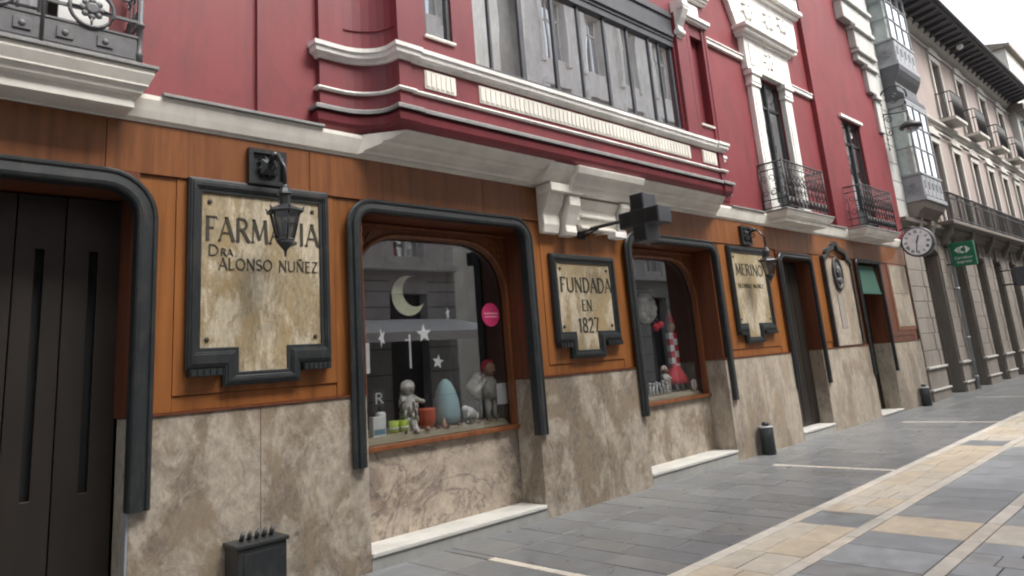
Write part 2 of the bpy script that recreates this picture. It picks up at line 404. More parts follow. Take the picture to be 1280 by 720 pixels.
# ------------------------------------------------------------------ engraved lettering (stroke font drawn here)
def _c(cx, cy, rx, ry, a0, a1, n=10): return [(cx+rx*math.cos(R(a0+(a1-a0)*i/n)), cy+ry*math.sin(R(a0+(a1-a0)*i/n))) for i in range(n+1)]
T, t_ = 1.0, .45   # thick, thin
GL = {
 'A': (.78, [([(0, 0), (.37, 1)], t_), ([(.37, 1), (.76, 0)], T), ([(.13, .33), (.62, .33)], t_)]),
 'C': (.74, [(_c(.42, .5, .42, .5, 50, 310, 14), .8)]),
 'D': (.78, [([(.08, 0), (.08, 1)], T), ([(.08, 1), (.3, 1)]+_c(.3, .5, .44, .5, 85, -85, 12)+[(.3, 0), (.08, 0)], .7)]),
 'E': (.6, [([(.08, 0), (.08, 1)], T), ([(.08, 1), (.55, 1)], t_), ([(.08, .55), (.46, .55)], t_), ([(.08, 0), (.57, 0)], t_)]),
 'F': (.58, [([(.08, 0), (.08, 1)], T), ([(.08, 1), (.57, 1), (.57, .9)], t_), ([(.08, .52), (.42, .52)], t_)]),
 'H': (.78, [([(.08, 0), (.08, 1)], T), ([(.7, 0), (.7, 1)], T), ([(.08, .5), (.7, .5)], t_)]),
 'I': (.26, [([(.12, 0), (.12, 1)], T)]),
 'J': (.4, [([(.28, 1), (.28, .15), (.12, 0), (.02, .05)], T)]),
 'L': (.58, [([(.08, 0), (.08, 1)], T), ([(.08, 0), (.55, 0), (.55, .1)], t_)]),
 'M': (.95, [([(.06, 0), (.12, 1)], t_), ([(.12, 1), (.46, .1)], T), ([(.46, .1), (.8, 1)], t_), ([(.8, 1), (.88, 0)], T)]),
 'N': (.82, [([(.08, 0), (.08, 1)], t_), ([(.08, 1), (.74, 0)], T), ([(.74, 0), (.74, 1)], t_)]),
 'O': (.92, [(_c(.45, .5, .42, .5, 0, 360, 20), .8)]),
 'R': (.72, [([(.08, 0), (.08, 1)], T), ([(.08, 1), (.3, 1)]+_c(.3, .76, .28, .24, 85, -85, 8)+[(.08, .52)], .7), ([(.32, .52), (.7, 0)], T)]),
 'S': (.6, [(_c(.3, .75, .24, .25, 35, 240, 8)+_c(.3, .26, .26, .26, 70, -150, 10), .8)]),
 'U': (.82, [([(.08, 1), (.08, .3)]+_c(.41, .3, .33, .3, 180, 360, 8)+[(.74, 1)], .8)]),
 'X': (.7, [([(.04, 1), (.66, 0)], T), ([(.04, 0), (.66, 1)], t_)]),
 'V': (.7, [([(.02, 1), (.35, 0)], T), ([(.35, 0), (.68, 1)], t_)]),
 'Z': (.66, [([(.05, 1), (.6, 1)], t_), ([(.6, 1), (.04, 0)], T), ([(.04, 0), (.62, 0)], t_)]),
 '1': (.36, [([(.05, .82), (.2, 1), (.2, 0)], T)]),
 '8': (.62, [(_c(.3, .76, .22, .24, 0, 360, 14), .8), (_c(.3, .26, .27, .26, 0, 360, 14), .8)]),
 '2': (.62, [(_c(.3, .72, .25, .27, 160, -30, 8)+[(.04, 0), (.6, 0)], .8)]),
 '7': (.6, [([(.03, 1), (.57, 1), (.22, 0)], .9)]),
 '.': (.22, [([(.08, 0), (.08, .08)], 1.3)]), ' ': (.42, []),
}
GL['Ñ'] = (GL['N'][0], GL['N'][1]+[([(.2, 1.17), (.33, 1.24), (.47, 1.17), (.6, 1.24)], .6)])
def stroke(mb, pts, wd, f, y0, y1, mi=0):
    P = [f(*p) for p in pts]; n = len(P); L_, R_ = [], []
    for i, (u, v) in enumerate(P):
        a_, b_ = P[max(0, i-1)], P[min(n-1, i+1)]
        dx, dz = b_[0]-a_[0], b_[1]-a_[1]; l_ = math.hypot(dx, dz) or 1
        nx, nz = -dz/l_*wd/2, dx/l_*wd/2
        L_.append((u+nx, v+nz)); R_.append((u-nx, v-nz))
    for i in range(n-1):
        mb.prism([L_[i], R_[i], R_[i+1], L_[i+1]], y0, y1, 'y', mi)
def write(mb, s, x0, x1, z0, z1, y, thick=.16, gap=.16, mi=0, depth=.004, serif=True, axis='y'):
    """lettering that fills x0..x1, cap height z0..z1 on the plane y"""
    tot = sum(GL[c_][0] for c_ in s)+gap*(len(s)-1); k = (x1-x0)/tot; h = z1-z0; u = 0
    for c_ in s:
        wd, st = GL[c_]
        for i, (pts, th) in enumerate(st):
            dy = .0006*(i+1)
            f = lambda px, pz: (x0+(u+px)*k, z0+pz*h)
            stroke(mb, pts, thick*th*h*.85, f, y-depth-dy, y, mi)
            if serif and c_ not in 'OCSU8.2' and len(pts) == 2 and pts[0][0] != pts[1][0] or (serif and len(pts) == 2 and abs(pts[0][0]-pts[1][0]) < .02 and c_ != '.'):
                for (px, pz) in pts:
                    if pz in (0, 1) and not (pts[0][1] == pts[1][1]):
                        stroke(mb, [(px-.09/k*h*.8, pz), (px+.09/k*h*.8, pz)], thick*.32*h, f, y-depth-.0032, y, mi)
        u += wd+gap
# ------------------------------------------------------------------ GROUND
def slabs(mb, x0, x1, y0, y1, lx, ly, z, run='x', gap=.009, tone=(.0, 1.), huep=.3, jit=.35, fixed=None):
    """paving slabs as real blocks with open joints; rows across `run`"""
    x = x0
    while x < x1-1e-6:
        wx = min(lx*random.uniform(1-jit*.5, 1+jit*.5), x1-x)
        if x1-(x+wx) < lx*.35: wx = x1-x
        y = y0
        while y < y1-1e-6:
            wy = min(ly*random.uniform(1-jit, 1+jit), y1-y)
            if y1-(y+wy) < ly*.35: wy = y1-y
            dz = random.uniform(-.0015, .0015)
            t = fixed if fixed is not None else random.uniform(*tone); t += random.uniform(-.04, .04)
            n0 = len(mb.f)
            a_, b_, c_, d = x+gap/2, x+wx-gap/2, y+gap/2, y+wy-gap/2; e = .003
            zz = z+dz
            mb.add([(a_, c_, z-.02), (b_, c_, z-.02), (b_, d, z-.02), (a_, d, z-.02), (a_, c_, zz-e), (b_, c_, zz-e), (b_, d, zz-e), (a_, d, zz-e),
                    (a_+e, c_+e, zz), (b_-e, c_+e, zz), (b_-e, d-e, zz), (a_+e, d-e, zz)],
                   [(0,1,5,4),(1,2,6,5),(2,3,7,6),(3,0,4,7),(4,5,9,8),(5,6,10,9),(6,7,11,10),(7,4,8,11),(8,9,10,11)])
            hu = 1.0 if random.random() < huep else random.uniform(0, .3)
            mb.at += [(max(0, min(1, t)), hu)]*(len(mb.f)-n0)
            y += wy
        x += wx
g = MB(); g.add([(-200, -200, -.03), (300, -200, -.03), (300, 200, -.03), (-200, 200, -.03)], [(0, 1, 2, 3)])
struct('ground', g, 'gravel')
g = MB(); g.add([(-12, -9.7, -.012), (75, -9.7, -.012), (75, .6, -.012), (-12, .6, -.012)], [(0, 1, 2, 3)])
struct('street_bed', g, 'joint')
X0, X1 = -6, 62
P = 5.05
sx = [4.17+P*k for k in range(-2, 12)]       # thin pale cross strips
bx = [6.33+P*k for k in range(-2, 11)]       # broad cross bands 0.62 wide
BW = .62
def mirror(y0, y1): return (-9.6-y1, -9.6-y0)
sl_, sa, ka, gr = MB(), MB(), MB(), MB()
for side in (0, 1):
    T_ = (lambda a_, b_: (a_, b_)) if side == 0 else mirror
    # slate pavement along the facade, cut by the pale strips
    edges = [X0]+sx+[X1]
    for i in range(len(edges)-1):
        a_, b_ = edges[i]+(.05 if i else 0), edges[i+1]-(.05 if i < len(edges)-2 else 0)
        if b_ <= a_: continue
        y0, y1 = T_(-2.13, -.62); slabs(sl_, a_, b_, y0, y1, .34, .62, 0, jit=.45, tone=(.1, .85), huep=.12)
        y0, y1 = T_(-.62, .45); slabs(sl_, a_, b_, y0, y1, .42, .60, 0, jit=.3, tone=(.25, .7), huep=.2)
    for x in sx:
        y0, y1 = T_(-2.13, -.62); slabs(ka, x-.045, x+.045, y0, y1, .2, .5, .001, tone=(.3, .8))
        y0, y1 = T_(-.62, .45); slabs(sl_, x-.045, x+.045, y0, y1, .2, .5, 0, tone=(.3, .6))
    y0, y1 = T_(-2.245, -2.13); slabs(ka, X0, X1, y0, y1, .75, .2, .001, tone=(.35, .9))
    y0, y1 = T_(-2.87, -2.755); slabs(ka, X0, X1, y0, y1, .75, .2, .001, tone=(.25, .8))
    # sandstone lane with a dark slab at every band
    e = [X0]+[q for x in bx for q in (x, x+BW)]+[X1]
    for i in range(0, len(e)-1):
        a_, b_ = e[i], e[i+1]
        if a_ < X0 or b_ <= a_: continue
        y0, y1 = T_(-2.755, -2.245)
        if i % 2: slabs(gr, a_+.05, b_-.06, y0, y1, .6, .6, 0, fixed=.0)
        else: slabs(sa, a_-(.06 if i else 0), b_+.05, y0, y1, .42, .27, 0, tone=(.2, .9), huep=.5)
        # granite lane 1
        y0, y1 = T_(-3.56, -2.87)
        if i % 2: slabs(sa, a_, b_, y0, y1, .62, .7, 0, tone=(.5, .9))
        else: slabs(gr, a_, b_, y0, y1, .42, .9, 0, tone=(.15, 1), jit=.6)
        y0, y1 = T_(-3.68, -3.56); slabs(ka, a_, b_, y0, y1, .8, .2, .001, tone=(.3, .9))
        y0, y1 = T_(-4.8, -3.68)
        if i % 2: slabs(sa, a_, b_, y0, y1, .62, .55, 0, tone=(.4, .9))
        else: slabs(gr, a_, b_, y0, y1, .3, .22, 0, tone=(.5, 1), jit=.3)
struct('slate_paving', sl_, 'slate'); struct('sandstone_paving', sa, 'sand')
struct('paving_line', ka, 'sandl'); struct('granite_paving', gr, 'granite')

# ------------------------------------------------------------------ PHARMACY BUILDING
A = thing('pharmacy_building', 'red building with orange wood and brown marble pharmacy shopfront and red bay window', 'building', (8.8, 4, 0))
piers = [(-3.2, -.62), (1.55, 3.39), (5.47, 7.33), (9.38, 11.52), (12.77, 15.0), (16.22, 18.12)]
gaps = [(-.62, 1.55), (3.39, 5.47), (7.33, 9.38), (11.52, 12.77), (15.0, 16.22)]
for i, (a_, b_) in enumerate(piers):
    mb = MB()
    cuts = {1: [2.45], 2: [6.55], 3: [10.45], 4: [13.9], 5: [17.2]}.get(i, [])
    e = [a_]+cuts+[b_]
    for p, q in zip(e, e[1:]): mb.box(p+(.0015 if p != a_ else 0), q-(.0015 if q != b_ else 0), -.04, .30, -.01, 1.395)
    obj('marble_pier', mb, 'trav' if i < 3 else 'trav_p', A, bevel=.004)
    mb = MB(); mb.box(a_-.0, b_+.0, -.052, .3, 1.396, 1.412)
    obj('pier_capping', mb, 'wood_r', A)
# timber pillars (above the marble) and lintel boards
for i, (a_, b_) in enumerate(piers):
    mb = MB()
    nb = max(2, round((b_-a_)/.42)); wv = (b_-a_)/nb
    # vertical boards left & right, horizontal one under the sign
    bd = .26
    mb.box(a_, a_+bd, -.006, .3, 1.413, 3.125); mb.box(b_-bd, b_, -.006, .3, 1.413, 3.125)
    mb.box(a_+bd+.003, b_-bd-.003, 0.0, .3, 1.413, 1.52)
    mb.box(a_+bd+.003, b_-bd-.003, -.012, .3, 1.523, 3.125)
    obj('timber_panel', mb, 'wood_r' if i == 5 else 'wood', A, bevel=.003)
for a_, b_ in [(-3.2, .1), (.1, 1.32), (1.32, 2.9), (2.9, 4.9), (4.9, 6.9), (6.9, 9.0), (9.0, 10.5), (10.5, 12.9), (12.9, 15.1), (15.1, 18.2)]:
    mb = MB(); mb.box(a_+.002, b_-.002, -.028, .3, 3.128, 3.515)
    obj('lintel_board', mb, 'wood_d', A, bevel=.004)
# stucco band and lead flashing
band = [(0, 3.516), (0, 3.60), (.05, 3.60), (.05, 3.516)]
mb = MB()
mb.sweep([(18.25, -.03), (-3.2, -.03)], [(0, 3.518), (.0, 3.53), (.03, 3.545), (.05, 3.60), (.075, 3.68), (.075, 3.715), (-.3, 3.715), (-.3, 3.518)], XY)
o = obj('cornice_band', mb, 'cream', A); fixnormals(o)
mb = MB()
for i, (a_, b_) in enumerate([(1.66, 3.0), (10.1, 11.2), (13.32, 14.7)]): obj('lead_flashing', MB().box(a_, b_, -.135, .02, 3.717, 3.742), 'lead', A, bevel=.004)
# red upper wall
W2 = (11.80, 12.80, 3.70, 6.37); W3 = (15.55, 16.60, 3.70, 6.27); W1 = (-1.1, 1.12, 3.70, 6.30)
BAYH = (3.80, 9.3, 3.9, 9.0)
mb = MB(); mb.grid(-3.2, 14.3, 3.716, 10.3, 0, .30, [W2, W1, BAYH])
mb.grid(14.3, 18.22, 3.716, 10.3, -.10, .30, [W3])
o = obj('red_wall', mb, 'red', A)
mb = MB()   # shallow pilaster strips on the left
obj('wall_pilaster', MB().box(2.43, 2.50, -.035, 0, 3.76, 9.8), 'red', A)
mb = MB(); mb.box(-3.2, 18.2, .31, 8.5, -.01, 3.6, 0) if False else None
# body of the building behind
mb = MB(); mb.box(-3.2, 18.22, 3.0, 8.0, 0, 10.3)
mb.box(-3.2, -3.05, .3, 3.0, 0, 10.3); mb.box(18.07, 18.2, .3, 3.0, 0, 10.3)
mb.box(-3.2, 18.2, -.16, 8.0, 10.31, 10.6)
obj('building_core', mb, 'pale', A)
mb = MB(); mb.box(-3.04, 18.06, .31, 2.99, 3.53, 3.7)
obj('upper_floor', mb, 'dark', A)

# ---- window niches of the shop front
def rounded_outline(x0, x1, z0, z1, r_, n=10, sq=2.4):
    """closed outline: bottom-left, up, superelliptic shoulders, down"""
    pts = [(x0, z0)]
    for i in range(n+1):
        t = R(90*i/n); pts.append((x0+r_-r_*math.cos(t)**(2/sq), z1-r_+r_*math.sin(t)**(2/sq)))
    for i in range(n+1):
        t = R(90*(1-i/n)); pts.append((x1-r_+r_*math.cos(t)**(2/sq), z1-r_+r_*math.sin(t)**(2/sq)))
    pts.append((x1, z0)); return pts
def outer_match(inner, X0_, X1_, Z0_, Z1_):
    out = []; cx = (X0_+X1_)/2; n = len(inner)
    k = (n-2)//2
    for i, (u, v) in enumerate(inner):
        if i == 0: out.append((X0_, Z0_))
        elif i == n-1: out.append((X1_, Z0_))
        else:
            j = i-1
            if j < k:
                f = j/(k-1)
                # walk from left side up to the corner then along the top
                out.append((X0_, v) if f < .5 else (X0_+(u-X0_)*((f-.5)/.5 if True else 1), Z1_))
                if f < .5: out[-1] = (X0_, v+(Z1_-v)*(f/.5 if k > 1 else 0))
            else:
                f = 1-(j-k)/(k-1)
                out.append((X1_, v+(Z1_-v)*(f/.5)) if f < .5 else (X1_-(X1_-u)*((f-.5)/.5), Z1_))
    return out
def niche(a_, b_, knee, lab):
    yb = .30
    mb = MB()   # timber cheeks and soffit; marble below 1.4
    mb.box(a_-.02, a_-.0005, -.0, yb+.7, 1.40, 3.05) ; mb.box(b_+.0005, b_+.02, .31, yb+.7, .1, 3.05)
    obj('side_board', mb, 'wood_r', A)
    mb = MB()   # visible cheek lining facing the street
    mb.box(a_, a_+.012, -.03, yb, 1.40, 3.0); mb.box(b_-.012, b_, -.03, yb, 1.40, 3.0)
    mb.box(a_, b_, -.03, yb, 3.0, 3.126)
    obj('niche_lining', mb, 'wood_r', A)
    mb = MB(); mb.box(a_, b_, yb, yb+.14, .10, .885)
    obj('knee_panel', mb, knee, A)
    x0, x1, z0, z1 = a_+.10, b_-.05, .935, 2.87
    fr = thing_part('shop_window', A, (a_+b_)/2, yb, z0)
    inn = rounded_outline(x0, x1, z0, z1, .62)
    out = outer_match(inn, a_+.012, b_-.012, z0, 2.998)
    mb = MB(); mb.ring(out, inn, yb-.0, yb+.05)
    o = obj('arched_frame', mb, 'wood_f', A); fixnormals(o)
    # raised bead round the arch
    mb = MB(); path = inn[::-1]
    mb.sweep(path, [(-.005, yb+.0), (-.005, yb-.02), (-.03, yb-.03), (-.055, yb-.018), (-.06, yb)], XZ)
    q = obj('arch_bead', mb, 'wood_f', o); fixnormals(q)
    mb = MB()
    inn2 = rounded_outline(a_+.05, b_-.03, 1.0, 2.965, .35)
    mb.sweep(inn2[::-1], [(0, yb), (0, yb-.012), (-.018, yb-.012), (-.018, yb)], XZ)
    mb.box(a_+.02, b_-.02, yb-.055, yb-.001, 2.955, 2.985)
    q = obj('frame_moulding', mb, 'wood_f', o); fixnormals(q)
    # spandrel leaf ornament
    mb = MB()
    for sx_, cx in ((1, x0+.02), (-1, x1-.02)):
        for k in range(3):
            mb.tube([(cx+sx_*(.03+.05*k), yb-.006, z1-.05-.0*k), (cx+sx_*(.06+.06*k), yb-.012, z1-.0+.02*k)], [.012, .004], 6)
            mb.tube([(cx+sx_*(.01), yb-.006, z1-.12-.09*k), (cx+sx_*(.05), yb-.012, z1-.09-.09*k)], [.014, .004], 6)
    obj('spandrel_carving', mb, 'wood_f', o)
    mb = MB(); mb.box(a_, b_, yb-.05, yb+.16, .888, .934)
    obj('window_sill', mb, 'wood_f', A, bevel=.006)
    mb = MB(); mb.prism(rounded_outline(x0-.01, x1+.01, z0, z1+.01, .62), yb+.055, yb+.061)
    g_ = obj('window_glass', mb, 'glass', A)
    # interior of the display
    mb = MB()
    mb.box(a_+.001, b_-.001, 1.35, 1.37, .9, 3.1); mb.box(a_+.001, a_+.02, yb+.07, 1.35, .9, 3.1); mb.box(b_-.02, b_-.001, yb+.07, 1.35, .9, 3.1)
    mb.box(a_+.001, b_-.001, yb+.07, 1.35, 3.0, 3.1)
    obj('display_backdrop', mb, 'shopdark', A)
    mb = MB(); mb.prism([(yb+.065, .80), (yb+.065, .925), (.47, .995), (1.34, 1.0), (1.34, .80)], a_+.03, b_-.03, 'x')
    obj('display_floor', mb, 'bed_cloth', A)
def thing_part(*a__): return None
niche(3.39, 5.47, 'trav_b', 1); niche(7.33, 9.38, 'trav', 2)
# black U-shaped surrounds
def surround(x0, x1, z0, z1, r_=.22, wd=.14, name='window_surround', z0r=None):
    path = [(x1, z0 if z0r is None else z0r)]+arc(x1-r_, z1-r_, r_, 0, 90, 7)+arc(x0+r_, z1-r_, r_, 90, 180, 7)+[(x0, z0)]
    mb = MB()
    h = -.053
    prof = [(-wd/2, h), (-wd/2, h-.022), (-wd/2+.012, h-.034), (-wd/2+.028, h-.034), (-wd/2+.036, h-.024), (-wd/2+.046, h-.024), (-wd/2+.054, h-.044), (wd/2-.032, h-.050), (wd/2-.010, h-.044), (wd/2, h-.028), (wd/2, h)]
    mb.sweep(path, prof, XZ)
    mb.sweep(path, [(wd/2-.012, h), (wd/2-.012, .02), (wd/2-.001, .02), (wd/2-.001, h)], XZ)
    o = obj(name, mb, 'black', A); fixnormals(o)
    return o
surround(-.64, 1.60, .80, 3.06, .28, name='door_surround')
surround(3.29, 5.50, .82, 3.07, .20, .125); surround(7.30, 9.50, .82, 3.07, .20, .12)
surround(11.55, 12.82, .82, 3.04, .14, .10, 'door_surround')
surround(14.98, 16.25, .82, 3.10, .10, .08, 'door_surround')
# ---- doors
def reveal(a_, b_, yd, top=3.1):
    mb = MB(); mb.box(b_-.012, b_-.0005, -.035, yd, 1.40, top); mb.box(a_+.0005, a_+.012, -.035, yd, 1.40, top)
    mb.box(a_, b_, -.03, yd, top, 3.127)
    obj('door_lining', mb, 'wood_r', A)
mb = MB()
D1 = thing_child = obj('double_door', MB().box(-.60, 1.549, .40, .44, .02, 2.999), 'slot', A)
xs = [-.60+.297*i for i in range(8)]; xs[-1] = 1.552
for i in range(7):
    x0, x1 = xs[i]+.004, xs[i+1]-.004; cx = (x0+x1)/2
    mb = MB(); mb.grid(x0, x1, .03, 2.985, .345, .398, [(cx-.027, cx+.027, .93, 2.60)])
    obj('door_board', mb, 'door', D1, bevel=.004)
reveal(-.62, 1.55, .40, 3.0)
obj('metal_kick_strip', MB().box(1.535, 1.549, -.038, .03, .02, 1.36), 'greyl', A)
# entrance 2
mb = MB(); mb.box(11.53, 12.755, .22, .26, .15, 3.0)
D2 = obj('entrance_door', mb, 'door', A)
mb = MB()
for i in range(4): mb.box(11.56+.30*i, 11.84+.30*i, .20, .219, .20, 2.95)
obj('door_board', mb, 'door', D2, bevel=.004)
reveal(11.52, 12.77, .215, 3.0)
mb = MB(); mb.box(12.74, 12.768, -.037, .199, .15, 1.397); obj('door_reveal_marble', mb, 'trav_p', A)
# entrance 3 - open with green blind
reveal(15.0, 16.22, .30, 3.08)
mb = MB(); mb.box(16.19, 16.218, -.037, .30, .05, 1.397); obj('door_reveal_marble', mb, 'trav_p', A)
mb = MB(); mb.box(15.02, 15.1, .32, .38, .06, 3.08); mb.box(15.98, 16.2, .32, .38, .06, 3.08); mb.box(15.101, 15.979, .32, .38, 2.3, 3.08); mb.box(15.101, 15.979, .32, .38, .06, .3)
D3 = obj('shop_door', mb, 'door', A)
obj('door_glass', MB().box(15.09, 15.99, .345, .355, .29, 2.31), 'glass', D3)
obj('shop_interior', MB().box(15.0, 16.2, 2.2, 2.25, 0, 3.1).box(15.0, 15.01, .3, 2.2, 0, 3.1).box(16.23, 16.25, .3, 2.2, 0, 3.1), 'dark', A)
mb = MB(); mb.prism([(.02, 3.02), (.02, 2.98), (-.045, 2.46), (-.06, 2.46), (-.06, 2.42), (-.03, 2.42), (.06, 2.98), (.06, 3.02)], 15.06, 16.16, 'x')
obj('green_blind', mb, 'awng', A); fixnormals(bpy.data.objects['green_blind'])
mb = MB()
# steps
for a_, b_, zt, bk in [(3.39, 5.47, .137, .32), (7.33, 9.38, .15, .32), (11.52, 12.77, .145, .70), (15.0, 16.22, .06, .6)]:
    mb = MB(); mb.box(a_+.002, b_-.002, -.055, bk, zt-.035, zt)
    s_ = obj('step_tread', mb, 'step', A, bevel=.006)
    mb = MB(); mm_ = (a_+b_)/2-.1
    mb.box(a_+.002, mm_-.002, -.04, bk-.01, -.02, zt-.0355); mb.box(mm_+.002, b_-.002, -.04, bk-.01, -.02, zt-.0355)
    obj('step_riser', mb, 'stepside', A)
# metal dado on panel 5 : marble plates in red wood
for z0, z1 in ((2.45, 3.08), (1.72, 2.44)): obj('marble_plate', MB().box(17.0, 18.05, -.03, -.0, z0, z1), 'trav_p', A, bevel=.004)
mb = MB(); mb.box(16.9, 18.12, -.022, -.0125, 1.64, 3.12); obj('plate_frame', mb, 'wood_d', A)

# ---- bay window
BY = -.42
def bayplan(off=0.0):
    p = [(3.00, .02), (3.00, -.055), (3.17, -.055)]
    for i in range(1, 9):
        t = i/8; ang = R(90*t)
        p.append((3.17+.43*math.sin(ang)**1.0*1.0, -.055-(BY*-1-.075)*(1-math.cos(ang))))
    p += [(3.60, BY-.02), (3.74, BY-.02), (3.74, BY)]
    p2 = [(12.98+.12-x-.05+.0, y) for x, y in p]   # mirrored at the other end
    return p+p2[::-1]
# mirror axis: front from 3.74 to 9.31
plan = bayplan()
plan = [(x, y) for x, y in plan]
def baysweep(prof, name, mat, parent, bev=0, smooth=False):
    mb = MB(); mb.sweep(plan, [(-o, z) for o, z in prof], XY)   # right-hand side of the path is outward
    o = obj(name, mb, mat, parent, bevel=bev); fixnormals(o); return o
BAY = baysweep([(-.04, 3.80), (0.0, 3.80), (0, 4.42), (-.04, 4.42)], 'bay_apron', 'red2', A)
baysweep([(0, 4.405), (.02, 4.41), (.03, 4.43), (.065, 4.45), (.07, 4.49), (.085, 4.50), (.085, 4.54), (.04, 4.56), (-.06, 4.57), (-.06, 4.405)], 'bay_sill_moulding', 'white', BAY)
baysweep([(0, 4.10), (.025, 4.10), (.035, 4.115), (.03, 4.13), (0, 4.135)], 'thin_moulding', 'white', BAY)
baysweep([(0, 3.93), (.05, 3.90), (.085, 3.895), (.085, 3.925), (.06, 3.945), (0, 3.965)], 'weathered_ledge', 'lead', BAY)
baysweep([(0, 3.895), (.045, 3.89), (.06, 3.86), (.05, 3.80), (.03, 3.765), (-.02, 3.725), (-.30, 3.725), (-.30, 3.895)], 'bay_base_moulding', 'red2', BAY)
# fluted plaques
for x0, x1, n in [(3.90, 4.28, 6), (4.59, 8.54, 56), (8.87, 9.25, 5)]:
    mb = MB(); mb.box(x0, x1, BY-.014, BY+.01, 4.185, 4.37)
    k = (x1-x0-.02)/n
    for i in range(n): mb.box(x0+.012+k*i, x0+.012+k*i+k*.62, BY-.024, BY-.013, 4.205, 4.35)
    obj('fluted_plaque', mb, 'cream', BAY, bevel=.003)
# bay walls above the sill
wins = [(3.945, 4.29, 4.75, 6.2), (4.585, 8.48, 4.572, 6.42), (8.96, 9.31, 4.79, 6.2)]
mb = MB(); mb.grid(3.745, 9.42, 4.571, 6.42, BY-.0, BY+.16, wins)
mb.grid(3.745, 9.42, 6.42, 9.2, BY, BY+.16, [(4.585, 8.48, 6.9, 8.6)])
mb.sweep(plan[:14], [(0, 4.571), (0, 9.2), (.05, 9.2), (.05, 4.571)], XY)
mb.sweep(plan[-14:], [(0, 4.571), (0, 9.2), (.05, 9.2), (.05, 4.571)], XY)
o = obj('bay_wall', mb, 'red2', BAY); fixnormals(o)
mb = MB()    # incised panels on the curved cheek
mb.sweep([(x, y) for x, y in plan[3:11]], [(-.0, 4.75), (-.012, 4.75), (-.012, 4.77), (-.0, 4.77)], XY)
obj('cheek_bead', mb, 'red2', BAY)
for a_, b_, d in ((8.52, 8.80, .05), (9.38, 9.44, .03), (8.86, 8.955, .018), (9.315, 9.376, .018)): obj('bay_pilaster', MB().box(a_, b_, BY-d, BY, 4.571, 6.42), 'red2', BAY, bevel=.004)
mb = MB()
mb.box(4.30, 4.31, BY-.01, BY, 4.75, 6.2)
for a_, b_, z in ((3.93, 4.31, 4.725), (8.95, 9.325, 4.765)): obj('slot_window_sill', MB().box(a_, b_, BY-.03, BY+.1, z, z+.024), 'cream', BAY, bevel=.003)
obj('slot_window_panel', MB().box(8.955, 9.315, BY+.10, BY+.15, 4.78, 6.21), 'red2', BAY)
obj('slot_window_glass', MB().box(3.94, 4.295, BY+.06, BY+.07, 4.75, 6.2), 'glass_b', BAY)
obj('slot_window_frame', MB().box(3.945, 3.985, BY+.03, BY+.10, 4.75, 6.2).box(4.25, 4.29, BY+.03, BY+.1, 4.75, 6.2).box(3.945, 4.29, BY+.03, BY+.1, 4.75, 4.79), 'grey', BAY)
# capitals over the right pier and left pier
for xa, xb in ((8.58, 9.47), (3.70, 4.45)):
    mb = MB()
    mb.box(xa, xb, BY-.07, BY, 6.40, 6.44); mb.box(xa-.015, xb+.015, BY-.10, BY, 6.44, 6.50)
    mb.box(xa, xb, BY-.07, BY, 6.78, 6.82); mb.box(xa-.015, xb+.015, BY-.10, BY, 6.82, 6.87); mb.box(xa-.03, xb+.03, BY-.13, BY, 6.87, 6.92)
    mb.box(xa+.22, xb-.18, BY-.03, BY, 6.54, 6.74)
    obj('pier_capital', mb, 'white', BAY, bevel=.006)
# big window
mb = MB()
posts = [(4.585, .03), (4.855, .035), (5.345, .085), (5.905, .06), (6.385, .04), (6.905, .055), (7.405, .06), (7.90, .04), (8.13, .025), (8.44, .06)]
for x, wv in posts:
    mb.box(x-wv*.4, x+wv*.4, BY+.035, BY+.075, 4.61, 5.90 if x < 8.3 else 6.0)
mb.box(4.585, 8.48, BY+.0, BY+.11, 4.573, 4.615)
mb.box(4.585, 8.48, BY+.0, BY+.11, 5.86, 5.95)
mb.box(4.585, 8.48, BY-.015, BY+.05, 5.95, 6.42)
mb.box(4.60, 8.47, BY-.04, BY-.015, 6.0, 6.05); mb.box(4.60, 8.47, BY-.04, BY-.015, 6.3, 6.36)
WF = obj('window_frame', mb, 'grey', BAY, bevel=.004)
for i in range(len(posts)-1):
    x0 = posts[i][0]+posts[i][1]/2-.005; x1 = posts[i+1][0]-posts[i+1][1]/2+.005
    yo = random.uniform(-.004, .004)
    obj('window_pane', MB().box(x0, x1, BY+.055+yo, BY+.061+yo, 4.61, 5.87), 'glass_b', WF)
mb = MB(); mb.box(4.5, 8.5, BY+.9, BY+.95, 4.4, 6.6); obj('bay_interior', mb, 'dark', BAY)
for x0, x1 in [(4.6, 4.84), (4.88, 5.30), (5.40, 5.66), (5.95, 6.34), (6.42, 6.72), (6.95, 7.36), (7.45, 7.84), (7.95, 8.1)]:
    mb = MB(); n = 10
    pth = [(x0+(x1-x0)*i/n, BY+.16+.02*math.sin(i*1.9)) for i in range(n+1)]
    mb.sweep(pth, [(0, 4.6), (.003, 4.6), (.003, 5.9), (0, 5.9)], XY, smooth=True)
    obj('curtain', mb, 'curtain', BAY)
# scroll brackets under the head
for cx in (8.60, 4.48):
    mb = MB()
    mb.prism([(BY, 6.0), (BY-.05, 6.02), (BY-.10, 6.10), (BY-.09, 6.2), (BY-.16, 6.3), (BY-.22, 6.42), (BY-.22, 6.6), (BY, 6.6)], cx-.07, cx+.07, 'x')
    mb.lathe((cx-.085, BY-.07, 6.10), [(.05, 0), (.05, .17)], 12, 'x'); mb.lathe((cx-.085, BY-.17, 6.48), [(.06, 0), (.06, .17)], 12, 'x')
    obj('scroll_bracket', mb, 'white', BAY, bevel=.004)
